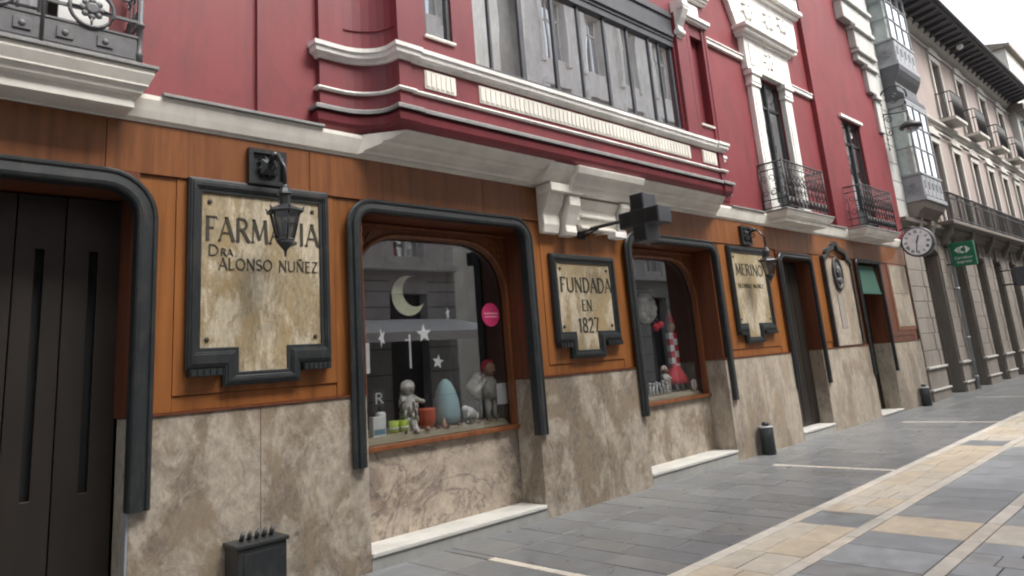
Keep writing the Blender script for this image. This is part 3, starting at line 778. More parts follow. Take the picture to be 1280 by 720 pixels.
# cove under the bay
def cove(x0, x1, prof, name, mat, taper=.35):
    mb = MB(); vs = []; n = len(prof)
    zz0, zz1 = prof[0][1], prof[-1][1]
    for side in (0, 1):
        for yv, z in prof:
            f = (-yv)/.42; f = max(0, min(1, f))
            x = (x0+taper*(1-f)*0-.55*(1-f)*0) if side == 0 else x1
            if side == 0: x = x0-(.0)+(-.65*(1-f))*(-1)*0+(-.0)
            vs.append((x, yv, z))
    fs = [tuple(range(n)), tuple(range(2*n-1, n-1, -1))]+[(i, i+n, (i+1) % n+n, (i+1) % n) for i in range(n)]
    mb.add(vs, fs); o = obj(name, mb, mat, BAY); fixnormals(o); return o
cprof = [(0.0, 3.545), (-.10, 3.55), (-.115, 3.575), (-.15, 3.585), (-.24, 3.62), (-.255, 3.645), (-.31, 3.655), (-.40, 3.70), (-.43, 3.724), (0, 3.724)]
for (xa, xb) in ((3.66, 5.66), (7.33, 9.35)):
    mb = MB()
    # hipped ends: each end slopes back to the wall
    vs = []; n = len(cprof)
    for side in (0, 1):
        for yv, z in cprof:
            f = min(1, -yv/.43)
            if z > 3.72 and yv == 0: f = 0
            x = xa-.0+(-.0) if side == 0 else xb
            if side == 0 and xa < 4: x = xa-.36*0+(1-f)*(-.35)
            if side == 1 and xb > 9: x = xb+(1-f)*.35
            vs.append((x, yv, z))
    fs = [tuple(range(n)), tuple(range(2*n-1, n-1, -1))]+[(i, i+n, (i+1) % n+n, (i+1) % n) for i in range(n)]
    mb.add(vs, fs); o = obj('bay_cove', mb, 'cream', BAY); fixnormals(o)
# big corbel
K = MB()
K.prism([(-.0, 3.40), (-.30, 3.44), (-.33, 3.52), (-.36, 3.53), (-.38, 3.60), (-.44, 3.64), (-.47, 3.723), (0, 3.723)], 6.02, 7.30, 'x')
K.prism([(0, 3.53), (-.26, 3.54), (-.30, 3.60), (-.38, 3.66), (-.42, 3.7235), (0, 3.7235)], 5.60, 6.019, 'x')
K.prism([(-.028, 2.98), (-.10, 2.98), (-.13, 3.08), (-.12, 3.20), (-.20, 3.30), (-.24, 3.40), (-.24, 3.45), (-.028, 3.45)], 5.72, 5.98, 'x')
K.prism([(-.028, 2.96), (-.16, 2.96), (-.18, 3.0), (-.17, 3.08), (-.22, 3.2), (-.27, 3.30), (-.27, 3.42), (-.028, 3.42)], 6.03, 6.22, 'x')
K.prism([(-.028, 3.10), (-.14, 3.10), (-.17, 3.16), (-.17, 3.30), (-.24, 3.40), (-.028, 3.42)], 6.24, 7.0, 'x')
K.prism([(-.028, 3.02), (-.15, 3.02), (-.19, 3.14), (-.23, 3.26), (-.27, 3.36), (-.27, 3.42), (-.028, 3.42)], 7.02, 7.18, 'x')
K.box(5.725, 7.175, -.09, -.028, 3.12, 3.44); K.box(5.70, 6.24, -.30, -.05, 3.425, 3.527); K.box(6.30, 6.95, -.20, -.028, 3.19, 3.225); K.box(6.30, 6.95, -.19, -.028, 3.05, 3.095)
o = obj('bay_corbel', K, 'cream', BAY, bevel=.012); fixnormals(o)
# belt moulding and upper right trim
for a_, b_, z in ((9.9, 11.41, 6.56), (13.19, 14.29, 6.44)):
    obj('belt_moulding', MB().box(a_, b_, -.06, 0, z, z+.07).box(a_, b_, -.08, 0, z+.0705, z+.10), 'white', A, bevel=.01)

# ---- window 2 with white surround
def casement(x0, x1, z0, z1, y, name, parent, mat='white'):
    mb = MB(); fw_ = .06
    mb.box(x0, x0+fw_, y, y+.06, z0, z1); mb.box(x1-fw_, x1, y, y+.06, z0, z1); mb.box(x0, x1, y, y+.06, z1-fw_, z1)
    cx = (x0+x1)/2; mb.box(cx-.035, cx+.035, y-.01, y+.06, z0, z1); mb.box(x0, x1, y, y+.06, z1-.55, z1-.5); mb.box(x0, x1, y, y+.06, z0, z0+.5)
    f = obj(name, mb, mat, parent, bevel=.004)
    obj('pane', MB().box(x0+.03, x1-.03, y+.03, y+.036, z0, z1), 'glass_b', f)
    for k in (0, 1):
        xa = x0+.08 if k == 0 else x1-.33
        n = 8; pth = [(xa+.25*i/n, y+.14+.02*math.sin(i*2.1)) for i in range(n+1)]
        obj('curtain', MB().sweep(pth, [(0, z0), (.003, z0), (.003, z1-.1), (0, z1-.1)], XY), 'curtain', f)
    obj('room_shade', MB().box(x0-.05, x1+.05, y+.5, y+.52, z0, z1+.1), 'dark', parent)
    return f
casement(11.80, 12.80, 3.72, 6.36, .03, 'balcony_door', A, 'black')
casement(15.55, 16.60, 3.72, 6.26, -.04, 'balcony_door', A, 'black')
mb = MB(); mb.box(15.45, 16.70, -.16, -.10, 6.27, 6.34); obj('window_lintel', mb, 'white', A, bevel=.008)
S = MB()
for xa, xb in ((11.50, 11.79), (12.81, 13.10)):
    S.box(xa, xb, -.10, 0, 3.76, 6.10); S.box(xa-.03, xb+.03, -.13, 0, 3.76, 3.95); S.box(xa+.06, xb-.06, -.115, -.10, 4.1, 5.95)
    S.box(xa-.03, xb+.03, -.13, 0, 6.10, 6.16); S.box(xa-.01, xb+.01, -.14, 0, 6.16, 6.30); S.box(xa-.05, xb+.05, -.17, 0, 6.30, 6.40)
S.box(11.42, 13.18, -.12, 0, 6.405, 7.02)
S.box(11.34, 13.26, -.17, 0, 7.02, 7.07); S.box(11.30, 13.30, -.24, 0, 7.07, 7.14); S.box(11.25, 13.35, -.29, 0, 7.14, 7.20)
S.prism([(11.05, 7.72), (11.3, 7.205), (13.3, 7.205), (13.75, 7.25), (13.85, 7.55), (13.85, 8.05), (10.9, 8.05)], -.10, 0, 'y')
S.box(10.75, 13.95, -.18, 0, 8.05, 8.12); S.box(10.7, 14.0, -.26, 0, 8.12, 8.20)
S.prism([(10.9, 8.2), (14.0, 8.2), (14.28, 8.35), (14.28, 8.75), (10.5, 8.75)], -.08, 0, 'y')
S.box(10.5, 14.29, -.2, -.0, 8.75, 8.9); S.box(10.4, 14.29, -.3, 0, 8.9, 9.0)
o = obj('window_surround', S, 'white', A, bevel=.012); fixnormals(o)
mb = MB(); mb.box(11.56, 11.73, -.14, -.10, 6.5, 6.9);
for cx, cz in ((12.3, 6.72), (11.75, 7.6), (12.6, 7.65), (13.2, 7.75)):
    mb.lathe((cx, -.13, cz), [(.13, 0), (.15, .02), (.15, .04)], 16, 'y')
    for k in range(6): mb.tube([(cx+.12*math.cos(k*PI/3), -.13, cz+.12*math.sin(k*PI/3)), (cx+.24*math.cos(k*PI/3+.3), -.11, cz+.2*math.sin(k*PI/3+.3))], [.03, .01], 6)
obj('stucco_relief', mb, 'white', o)

# ---- balconies
def slab(x0, x1, d, zb, zt, name, parent):
    path = [(x1, .02), (x1, -d), (x0, -d), (x0, .02)]
    k = zt-zb
    prof = [(-.6, zb), (-.10, zb), (-.10, zb+.30*k), (-.085, zb+.34*k), (-.07, zb+.36*k), (-.05, zb+.5*k), (-.035, zb+.54*k), (-.035, zb+.6*k), (0, zb+.86*k), (.0, zt), (-.6, zt)]
    prof = [(-.10, zb), (-.10, zb+.32*k), (-.08, zb+.35*k), (-.06, zb+.37*k), (-.05, zb+.52*k), (-.03, zb+.55*k), (-.03, zb+.6*k), (0, zb+.86*k), (0, zt)]
    mb = MB(); vs = []; n = len(prof)
    for o_, z in prof: vs += [(x0-o_, .0, z), (x0-o_, -d-o_, z), (x1+o_, -d-o_, z), (x1+o_, .0, z)]
    fs = [(0, 1, 2, 3), tuple(4*(n-1)+i for i in (3, 2, 1, 0))]
    for i in range(n-1):
        for j in range(4): fs.append((4*i+j, 4*i+(j+1) % 4, 4*i+4+(j+1) % 4, 4*i+4+j))
    mb.add(vs, fs); o = obj(name, mb, 'cream', parent, bevel=.003); fixnormals(o)
    obj('slab_flashing', MB().box(x0-.02, x1+.02, -d-.02, -.001, zt+.001, zt+.028), 'lead', o, bevel=.005)
    return o
def scroll(mb, c_, r_, ax, turns=1.3, a0=0, sgn=1, rad=.007):
    pts = []
    for i in range(15):
        t = i/14; rr_ = r_*(1-.75*t); an = a0+sgn*turns*2*PI*t
        u, v = rr_*math.cos(an), rr_*math.sin(an)
        pts.append((c_[0]+u, c_[1], c_[2]+v) if ax == 'x' else (c_[0], c_[1]+u, c_[2]+v))
    mb.tube(pts, rad, 4)
def railing(x0, x1, d, z0, z1, parent, mat='iron', dense=1.0):
    mb = MB()
    for p in ((x0, -.01), (x0, -d), (x1, -d), (x1, -.01)): mb.tube([(p[0], p[1], z0), (p[0], p[1], z1+.02)], .014, 6)
    for z in (z0+.05, z0+.19, z1-.12, z1):
        mb.tube([(x0, -.0, z), (x0, -d, z), (x1, -d, z), (x1, -.0, z)], .011 if z < z1 else .016, 5)
    R_ = obj('railing', mb, mat, parent)
    mb = MB(); H = z1-.12-z0-.19; n = max(2, round((x1-x0)/(.20/dense))); wv = (x1-x0)/n
    for i in range(n):
        cx = x0+wv*(i+.5)
        mb.tube([(x0+wv*i, -d, z0+.05), (x0+wv*i, -d, z1)], .007, 4)
        scroll(mb, (cx, -d, z0+.19+H*.25), min(wv*.45, H*.24), 'x', 1.2, PI/2, 1)
        scroll(mb, (cx, -d, z0+.19+H*.73), min(wv*.45, H*.24), 'x', 1.2, -PI/2, -1)
        mb.tube([(cx, -d, z0+.05), (cx, -d, z0+.19)], .02, 4)
        mb.tube([(cx-.05, -d, z0+.19+H*.5), (cx, -d, z0+.19+H*.42), (cx+.05, -d, z0+.19+H*.5), (cx, -d, z0+.19+H*.6)], .01, 4, closed=True)
        scroll(mb, (cx, -d, z1-.06), .045, 'x', 1, 0, 1, .005)
    m_ = max(2, round(d/(.20/dense))); wy = d/m_
    for X in (x0, x1):
        for i in range(m_):
            cy = -wy*(i+.5)
            mb.tube([(X, -wy*i, z0+.05), (X, -wy*i, z1)], .007, 4)
            scroll(mb, (X, cy, z0+.19+H*.25), min(wy*.45, H*.24), 'y', 1.2, PI/2, 1)
            scroll(mb, (X, cy, z0+.19+H*.73), min(wy*.45, H*.24), 'y', 1.2, -PI/2, -1)
            scroll(mb, (X, cy, z1-.06), .045, 'y', 1, 0, 1, .005)
    obj('scrollwork', mb, mat, R_)
    return R_
B2 = slab(11.3, 13.2, .46, 3.56, 3.73, 'balcony_slab', A); railing(11.42, 13.05, .44, 3.765, 4.60, B2, dense=1.3)
B3 = slab(14.8, 16.75, .46, 3.54, 3.70, 'balcony_slab', A); railing(14.92, 16.60, .46, 3.735, 4.60, B3, dense=1.3)
mb = MB()
B1 = slab(-2.4, 1.53, .36, 3.53, 3.80, 'balcony_slab', A)
# near balcony railing, heavier and grey
mb = MB(); d = .33; xr = 1.43; xl = -2.3
for X in (xr, xl): mb.lathe((X, -d, 3.83), [(.022, 0), (.022, .06), (.028, .07), (.018, .09), (.018, .28), (.03, .29), (.03, .31), (.018, .32), (.018, .95)], 10)
for z in (3.845, 4.03): mb.box(xl, xr, -d-.012, -d+.012, z-.008, z+.008); mb.box(xr-.012, xr+.012, -d, 0, z-.008, z+.008)
for z in (4.15, 4.56, 4.76): mb.box(xl, xr, -d-.01, -d+.01, z-.01, z+.01); mb.box(xr-.01, xr+.01, -d, 0, z-.01, z+.01)
RB = obj('railing', mb, 'irong', B1)
mb = MB(); mb.box(xl, xr-.02, -d-.006, -d+.006, 3.86, 4.02)
x = xl+.15
while x < xr-.05:
    mb.box(x-.05, x+.05, -d-.016, -d-.006, 3.90, 3.98); mb.ball((x, -d-.016, 3.94), .022, .012, .022)
    x += .24
obj('railing_panel', mb, 'irong', RB, bevel=.003)
mb = MB()
x = xr-.31; k = 0
while x > xl:
    for dx in (-.28,): mb.tube([(x+dx, -d-.01, 3.83), (x+dx, -d-.01, 4.76)], .012, 6)
    # ring with a cast flower
    cz = 4.16
    mb.tube([(x+.135*math.cos(t*PI/10), -d-.012, cz+.135*math.sin(t*PI/10)) for t in range(20)], .013, 6, closed=True)
    mb.lathe((x, -d-.03, cz), [(.03, 0), (.05, .012), (.05, .03)], 12, 'y')
    for q in range(8):
        an = q*PI/4; mb.ball((x+.058*math.cos(an), -d-.012, cz+.058*math.sin(an)), .024, .012, .024)
    for q in range(4):
        an = q*PI/2; mb.tube([(x+.07*math.cos(an), -d-.012, cz+.07*math.sin(an)), (x+.135*math.cos(an), -d-.012, cz+.135*math.sin(an))], [.012, .005], 5)
    scroll(mb, (x-.20, -d-.01, 4.33), .08, 'x', 1.2, 0, 1, .01); scroll(mb, (x+.20, -d-.01, 4.33), .08, 'x', 1.2, PI, -1, .01)
    scroll(mb, (x, -d-.01, 4.45), .08, 'x', 1.2, 0, 1, .01); scroll(mb, (x, -d-.01, 4.66), .07, 'x', 1.2, 0, 1, .01)
    x -= .56; k += 1
for i in range(3):
    scroll(mb, (xr, -.06-.10*i, 4.22), .06, 'y', 1.3, 0, 1, .008); scroll(mb, (xr, -.06-.10*i, 4.42), .06, 'y', 1.3, PI, -1, .008)
    mb.tube([(xr, -.06-.10*i, 4.03), (xr, -.06-.10*i, 4.76)], .007, 4)
obj('ring_ornament', mb, 'irong', RB)
casement(-1.1, .95, 3.72, 6.29, .14, 'balcony_door', A, 'door')
obj('white_shutter', MB().box(.93, 1.30, .02, .06, 3.72, 6.0) if False else MB().box(.98, 1.30, -.03, -.001, 3.80, 6.2), 'blind', A, bevel=.004)

# ------------------------------------------------------------------ SIGNS
def signplate(o, i, txt, label, extra_y=0):
    """o, i : (x0,x1,z0,z1,tab x0,tab x1,tab z) outer and inner"""
    th = thing('stone_sign', label, 'sign', ((o[0]+o[1])/2, -.013, o[2]), 'stone signs framed in black metal')
    def outline(q): return [(q[0], q[2]), (q[0], q[3]), (q[1], q[3]), (q[1], q[2]), (q[5], q[2]), (q[5], q[6]), (q[4], q[6]), (q[4], q[2])]
    mb = MB(); mb.prism(outline(i), -.045, -.013); s_ = obj('stone_panel', mb, 'signstone', th); fixnormals(s_)
    mb = MB(); O, I = outline(o), outline(i)
    mb.ring(O, I, -.060, -.0135)
    def ins(q, e): return (q[0]+e, q[1]-e, q[2]+e, q[3]-e, q[4]+e, q[5]-e, q[6]+e)
    mb.ring(outline(ins(o, .012)), outline(ins(i, -.03)), -.070, -.0605)
    mb.ring(outline(ins(o, .03)), outline(ins(i, -.045)), -.078, -.0705)
    f = obj('metal_frame', mb, 'black', th, bevel=.004); fixnormals(f)
    mb = MB()     # fluted blocks under the two shoulders
    for xa, xb in ((o[0]+.02, o[4]-.015), (o[5]+.015, o[1]-.02)):
        mb = MB(); mb.box(xa, xb, -.085, -.0135, o[2]-.055, o[2]-.001)
        n = max(3, int((xb-xa)/.04)); k = (xb-xa)/n
        for q in range(n): mb.box(xa+k*q+.006, xa+k*(q+1)-.006, -.096, -.0855, o[2]-.05, o[2]-.008)
        obj('fluted_block', mb, 'black', f)
    for (X, Z) in ((i[0]+.06, i[3]-.07), (i[1]-.06, i[3]-.07), (i[0]+.05, i[2]+.06), (i[1]-.05, i[2]+.06)):
        obj('fixing_stud', MB().lathe((X, -.058, Z), [(.012, 0), (.018, .006), (.018, .014)], 10, 'y'), 'bronze', th)
    mb = MB()
    for (s, a_, b_, c_, d, tk) in txt: write(mb, s, a_, b_, c_, d, -.0452, tk)
    obj('lettering', mb, 'ink', th)
    return th
signplate((1.885, 3.055, 1.70, 3.14, 2.155, 2.775, 1.565), (1.985, 2.965, 1.85, 3.03, 2.275, 2.665, 1.665),
    [('FARMACIA', 2.02, 2.955, 2.665, 2.845, .17), ('D', 2.04, 2.115, 2.545, 2.625, .17), ('RA', 2.135, 2.225, 2.545, 2.60, .22), ('.', 2.245, 2.26, 2.545, 2.60, .22),
     ('ALONSO NUÑEZ', 2.12, 2.945, 2.440, 2.525, .17)], 'large framed cream stone sign lettered FARMACIA behind the nearest lantern')
signplate((5.84, 7.0, 1.75, 2.76, 6.07, 6.68, 1.57), (5.935, 6.90, 1.87, 2.66, 6.18, 6.57, 1.66),
    [('FUNDADA', 5.985, 6.90, 2.325, 2.49, .19), ('EN', 6.33, 6.50, 2.11, 2.23, .2), ('1827', 6.24, 6.60, 1.86, 2.02, .2)], 'framed cream stone sign lettered FUNDADA EN between the two shop windows')
signplate((9.87, 11.10, 1.78, 3.10, 10.08, 10.66, 1.60), (9.97, 11.0, 1.90, 3.0, 10.2, 10.55, 1.69),
    [('MERINO', 10.06, 10.93, 2.65, 2.82, .2), ('ALONSO NUÑEZ', 10.06, 10.88, 2.45, 2.51, .2)], 'tall framed cream stone sign with two short lines left of the dark entrance')
# relief panel with medallion
th = thing('relief_panel', 'tall pale stone panel with oval bronze medallion and black scrolled top', 'plaque', (14.0, -.02, 1.42))
obj('stone_panel', MB().box(13.42, 14.62, -.055, -.013, 1.43, 3.06), 'trav_p', th, bevel=.004)
obj('incised_panel', MB().box(13.78, 14.02, -.066, -.0552, 1.75, 2.4), 'stone', th)
mb = MB(); mb.box(13.35, 13.417, -.09, -.013, 1.43, 3.10); mb.box(14.623, 14.68, -.09, -.013, 1.43, 3.10)
mb.sweep([(14.66, 3.02)]+arc(14.35, 3.12, .12, 0, 90, 4)+arc(14.0, 3.24, .14, 20, 160, 6)+arc(13.65, 3.12, .12, 90, 180, 4)+[(13.36, 3.02)], [(-.04, -.014), (-.04, -.10), (.04, -.10), (.04, -.014)], XZ)
o = obj('scrolled_frame', mb, 'black', th); fixnormals(o)
mb = MB(); cx, cz = 13.93, 2.78
mb.lathe((cx, -.058, cz), [(.24, 0), (.26, -.03), (.235, -.05), (.20, -.04), (.20, -.02)], 24, 'y', 0, .85, 1.3)
MD = obj('medallion', mb, 'bronze', th)
mb = MB(); mb.lathe((cx, -.078, cz), [(.19, 0), (.19, -.006)], 20, 'y', 0, .85, 1.25)
mb.ball((cx-.01, -.10, cz+.04), .08, .05, .12); mb.ball((cx+.02, -.09, cz-.13), .12, .04, .07); mb.ball((cx-.07, -.10, cz+.03), .03, .03, .03)
obj('portrait_relief', mb, 'irong', MD)

# small cast plates and wall lanterns
def lantern(px, platex, py, ztop, label):
    th = thing('wall_lantern', label, 'lamp', (px, -.03, 3.2), 'black wall lanterns with square cast plates')
    mb = MB(); x0, x1, z0, z1 = px-.16, px+.16, 3.14, 3.44
    mb.box(x0, x1, -.055, -.029, z0, z1); mb.ring([(x0, z0), (x0, z1), (x1, z1), (x1, z0)], [(x0+.035, z0+.035), (x0+.035, z1-.035), (x1-.035, z1-.035), (x1-.035, z0+.035)], -.085, -.0555)
    cz = (z0+z1)/2
    mb.lathe((px, -.056, cz), [(.10, 0), (.09, -.03), (.03, -.06), (.012, -.10)], 4, 'y', a0=PI/4, smooth=False)
    for q in range(8): mb.tube([(px+.03*math.cos(q*PI/4), -.085, cz+.03*math.sin(q*PI/4)), (px+.10*math.cos(q*PI/4+.25), -.07, cz+.10*math.sin(q*PI/4+.25))], [.016, .006], 5)
    pl = obj('cast_plate', mb, 'black', th); fixnormals(pl)
    mb = MB()
    mb.tube([(px, -.07, cz), (px, -.16, cz+.05), (px, -.26, cz+.06), (px, py+.05, cz+.0), (px, py, cz-.08), (px, py, ztop-.02)], [.022, .02, .017, .016, .015, .014], 8)
    mb.ball((px, -.20, cz+.07), .035, .03, .035); scroll(mb, (px, -.18, cz-.01), .055, 'y', 1.2, PI/2, -1, .010)
    mb.ball((px, py, ztop-.03), .03)
    obj('bracket_arm', mb, 'black', th)
    mb = MB()   # lantern head
    zt = ztop
    mb.lathe((px, py, zt-.17), [(.045, 0), (.045, .08), (.06, .085), (.055, .10), (.035, .135), (.012, .155)], 8, smooth=False)
    mb.lathe((px, py, zt-.24), [(.135, 0), (.15, .012), (.135, .03), (.10, .045), (.05, .07)], 6, smooth=False, a0=.3)
    for q in range(6):
        an = .3+q*PI/3; mb.tube([(px+.128*math.cos(an), py+.128*math.sin(an), zt-.235), (px+.15*math.cos(an), py+.15*math.sin(an), zt-.19)], [.012, .006], 5)
        mb.tube([(px+.115*math.cos(an), py+.115*math.sin(an), zt-.24), (px+.066*math.cos(an), py+.066*math.sin(an), zt-.45)], .007, 5)
    mb.lathe((px, py, zt-.46), [(.066, 0), (.074, .01), (.07, .02)], 6, smooth=False, a0=.3)
    mb.lathe((px, py, zt-.55), [(.006, -.03), (.010, -.0), (.015, .02), (.04, .05), (.075, .09)], 8)
    h = obj('lantern_body', mb, 'black', th)
    mb = MB(); mb.lathe((px, py, zt-.44), [(.064, 0), (.111, .20)], 6, smooth=False, a0=.3)
    obj('lantern_glass', mb, 'lampg', h)
    mb = MB(); mb.lathe((px, py, zt-.40), [(.012, 0), (.02, .03), (.022, .08), (.01, .11)], 8); obj('bulb', mb, 'blind', h)
    return th
lantern(2.50, 2.5, -.37, 3.08, 'black six sided wall lantern in front of the lettering FARMACIA')
lantern(10.52, 10.5, -.36, 3.06, 'small black wall lantern beside the farther stone sign near the dark entrance')
th = thing('cast_plate', 'small square black cast plate above the medallion panel', 'plaque', (6.45, -.03, 3.2)) if False else None

# pharmacy cross
th = thing('pharmacy_cross', 'dark double sided pharmacy cross on an iron bracket over the second window', 'sign', (6.45, -.03, 3.05))
mb = MB(); cy, cz, a1, s1 = -.97, 3.03, .085, .27
def crosspoly(a_, s): return [(cy-a_, cz-s), (cy+a_, cz-s), (cy+a_, cz-a_), (cy+s, cz-a_), (cy+s, cz+a_), (cy+a_, cz+a_), (cy+a_, cz+s), (cy-a_, cz+s), (cy-a_, cz+a_), (cy-s, cz+a_), (cy-s, cz-a_), (cy-a_, cz-a_)]
mb.prism(crosspoly(.092, .27), 6.33, 6.57, 'x'); o = obj('cross_body', mb, 'greyd' if 'greyd' in M else 'grey', th, bevel=.008); fixnormals(o)
mb = MB(); mb.prism(crosspoly(.078, .256), 6.322, 6.3295, 'x'); q = obj('cross_face', mb, 'black', o); fixnormals(q)
mb = MB()
for (u, v) in ((0, .17), (0, -.17), (.17, 0), (-.17, 0), (0, 0)):
    for i in range(6):
        for j in range(6): mb.box(6.3185, 6.3215, cy+u-.062+.022*i, cy+u-.048+.022*i, cz+v-.062+.022*j, cz+v-.048+.022*j)
obj('led_grid', mb, 'door', q)
mb = MB(); mb.tube([(6.45, -.03, 3.06), (6.45, -.72, 3.06)], .022, 8); mb.box(6.39, 6.51, -.05, -.028, 2.96, 3.14)
mb.tube([(6.45, -.05, 2.98), (6.45, -.30, 3.04)], .012, 6)
obj('bracket_arm', mb, 'black', th)
th = thing('floodlight', 'small white floodlight under the cross bracket beside the white corbel', 'lamp', (6.75, -.30, 2.95))
mb = MB(); mb.box(6.62, 6.84, -.42, -.30, 2.93, 3.0); mb.tube([(6.73, -.32, 3.0), (6.73, -.10, 3.03), (6.73, -.028, 3.03)], .01, 6)
obj('lamp_housing', mb, 'white', th, bevel=.012)
obj('lamp_lens', MB().box(6.63, 6.83, -.41, -.31, 2.924, 2.929), 'clockf', th)

# clock
th = thing('street_clock', 'round double sided clock with white face and roman numerals on a wall bracket', 'clock', (18.0, -.03, 3.6))
C0 = (18.0, -.44, 3.60)
mb = MB(); mb.lathe(C0, [(.30, -.085), (.335, -.085), (.35, -.06), (.35, .06), (.335, .085), (.30, .085)], 32, 'x')
CB = obj('clock_case', mb, 'grey', th)
mb = MB(); mb.lathe(C0, [(.305, -.092), (.305, -.086)], 32, 'x'); mb.lathe(C0, [(.305, .086), (.305, .092)], 32, 'x'); CF = obj('clock_face', mb, 'clockf', th)
mb = MB()
rom = ['XII', 'I', 'II', 'III', 'IIII', 'V', 'VI', 'VII', 'VIII', 'IX', 'X', 'XI']
def radial(mb, an, r_, segs):   # segs in local (u tangential, v radial)
    # seen from -x the viewer's right is -y
    cu, cv = (math.cos(an), -math.sin(an)), (math.sin(an), math.cos(an))   # tangent, radial in (right, up)
    for p0, p1, wd in segs:
        P_ = []
        for (u, v) in (p0, p1): P_.append((cu[0]*u+cv[0]*(r_+v), cu[1]*u+cv[1]*(r_+v)))
        dx, dz = P_[1][0]-P_[0][0], P_[1][1]-P_[0][1]; L = math.hypot(dx, dz); nx, nz = -dz/L*wd/2, dx/L*wd/2
        poly = [(P_[0][0]+nx, P_[0][1]+nz), (P_[0][0]-nx, P_[0][1]-nz), (P_[1][0]-nx, P_[1][1]-nz), (P_[1][0]+nx, P_[1][1]+nz)]
        mb.prism([(C0[1]-u, C0[2]+v) for u, v in poly], C0[0]-.096-random.uniform(0, .0015), C0[0]-.0925, 'x')
for h in range(12):
    an = 2*PI*h/12; s = rom[h]; ws = {'I': .016, 'V': .036, 'X': .036}; tot = sum(ws[q] for q in s); u = -tot/2; segs = []
    for q in s:
        c_ = u+ws[q]/2
        if q == 'I': segs.append(((c_, 0), (c_, .065), .010))
        if q == 'V': segs += [((c_-.012, .065), (c_, 0), .011), ((c_+.012, .065), (c_, 0), .006)]
        if q == 'X': segs += [((c_-.013, .065), (c_+.013, 0), .011), ((c_+.013, .065), (c_-.013, 0), .006)]
        u += ws[q]
    radial(mb, an, .205, segs)
obj('clock_numerals', mb, 'black', CF); fixnormals(bpy.data.objects['clock_numerals'])
mb = MB()
radial(mb, R(191), 0, [((0, -.05), (0, .24), .020)]); radial(mb, R(20), 0, [((0, -.03), (0, .15), .028)])
mb.lathe((C0[0]-.097, C0[1], C0[2]), [(.02, -.006), (.02, 0)], 12, 'x')
obj('clock_hands', mb, 'black', CF); fixnormals(bpy.data.objects['clock_hands'])
mb = MB(); mb.tube([(18.0, -.09, 3.60), (18.0, -.028, 3.60)], .03, 8); mb.tube([(18.0, -.028, 3.60), (18.0, -.10, 3.60)], .05, 8)
mb.tube([(18.0, -.04, 3.92), (18.0, -.25, 3.98), (18.0, -.42, 3.955)], .015, 6)
obj('clock_bracket', mb, 'black', th)

# green hanging sign
th = thing('shop_sign', 'small square green supermarket sign hanging from the stone facade past the clock', 'sign', (21.6, -.03, 3.5))
mb = MB(); mb.box(21.55, 21.65, -.74, -.18, 3.19, 3.82); SB = obj('sign_box', mb, 'green', th, bevel=.01)
mb = MB()   # emblem: two arrows and a letter form in white; faces -x (viewer right is -y)
def sp(pts, x0=21.541, x1=21.549): mb.prism([(-.46-u, 3.62+v) for u, v in pts], x0, x1, 'x')
sp([(-.19, 0), (-.10, .075), (-.06, .075), (-.09, .03), (-.09, -.03), (-.06, -.075), (-.10, -.075)])
sp([(.19, 0), (.10, .085), (.05, .085), (.08, .03), (.08, -.03), (.05, -.085), (.10, -.085)])
for k in range(8):
    a0, a1 = R(60+k*30), R(60+(k+1)*30)
    sp([(.10*math.cos(a0)*.75, .10*math.sin(a0)), (.10*math.cos(a1)*.75, .10*math.sin(a1)), (.05*math.cos(a1)*.75, .05*math.sin(a1)), (.05*math.cos(a0)*.75, .05*math.sin(a0))])
o = obj('sign_emblem', mb, 'blind', SB); fixnormals(o)
cu = bpy.data.curves.new('sign_lettering', 'FONT'); cu.body = "Carrefour"; cu.size = .125; cu.align_x = 'CENTER'; cu.extrude = .003
cu.materials.append(M['blind'])
def textobj(body, size, loc, rot, mat, parent, name='lettering', off=(0, 0, 0), sx_=1.0):
    cu = bpy.data.curves.new(name, 'FONT'); cu.body = body; cu.size = size; cu.align_x = 'CENTER'; cu.extrude = .002
    t = bpy.data.objects.new(name, cu); col.objects.link(t)
    dg = bpy.context.evaluated_depsgraph_get(); me = bpy.data.meshes.new_from_object(t.evaluated_get(dg)); bpy.data.objects.remove(t)
    me.name = name; me.materials.clear(); me.materials.append(M[mat])
    o = bpy.data.objects.new(name, me); col.objects.link(o)
    mw = Matrix.Translation(Vector(loc)) @ Matrix(rot).to_4x4() @ Matrix.Diagonal((sx_, 1, 1, 1))
    me.transform(Matrix.Translation(-Vector(parent['_o'])) @ mw)
    o.parent = parent; o['_o'] = parent['_o']
    return o
FACE_NX = ((0, 0, -1), (-1, 0, 0), (0, 1, 0))     # text right = -y, up = +z, normal = -x
FACE_NY = ((1, 0, 0), (0, 0, -1), (0, 1, 0))      # text right = +x, up = +z, normal = -y
textobj('Carrefour', .105, (21.545, -.46, 3.38), FACE_NX, 'blind', SB)
textobj('express', .11, (21.545, -.46, 3.27), FACE_NX, 'blind', SB)
bpy.data.curves.remove(cu)
obj('sign_arm', MB().tube([(21.6, -.0, 3.75), (21.6, -.18, 3.75)], .018, 6).tube([(21.6, -.0, 3.28), (21.6, -.18, 3.28)], .018, 6), 'black', th)

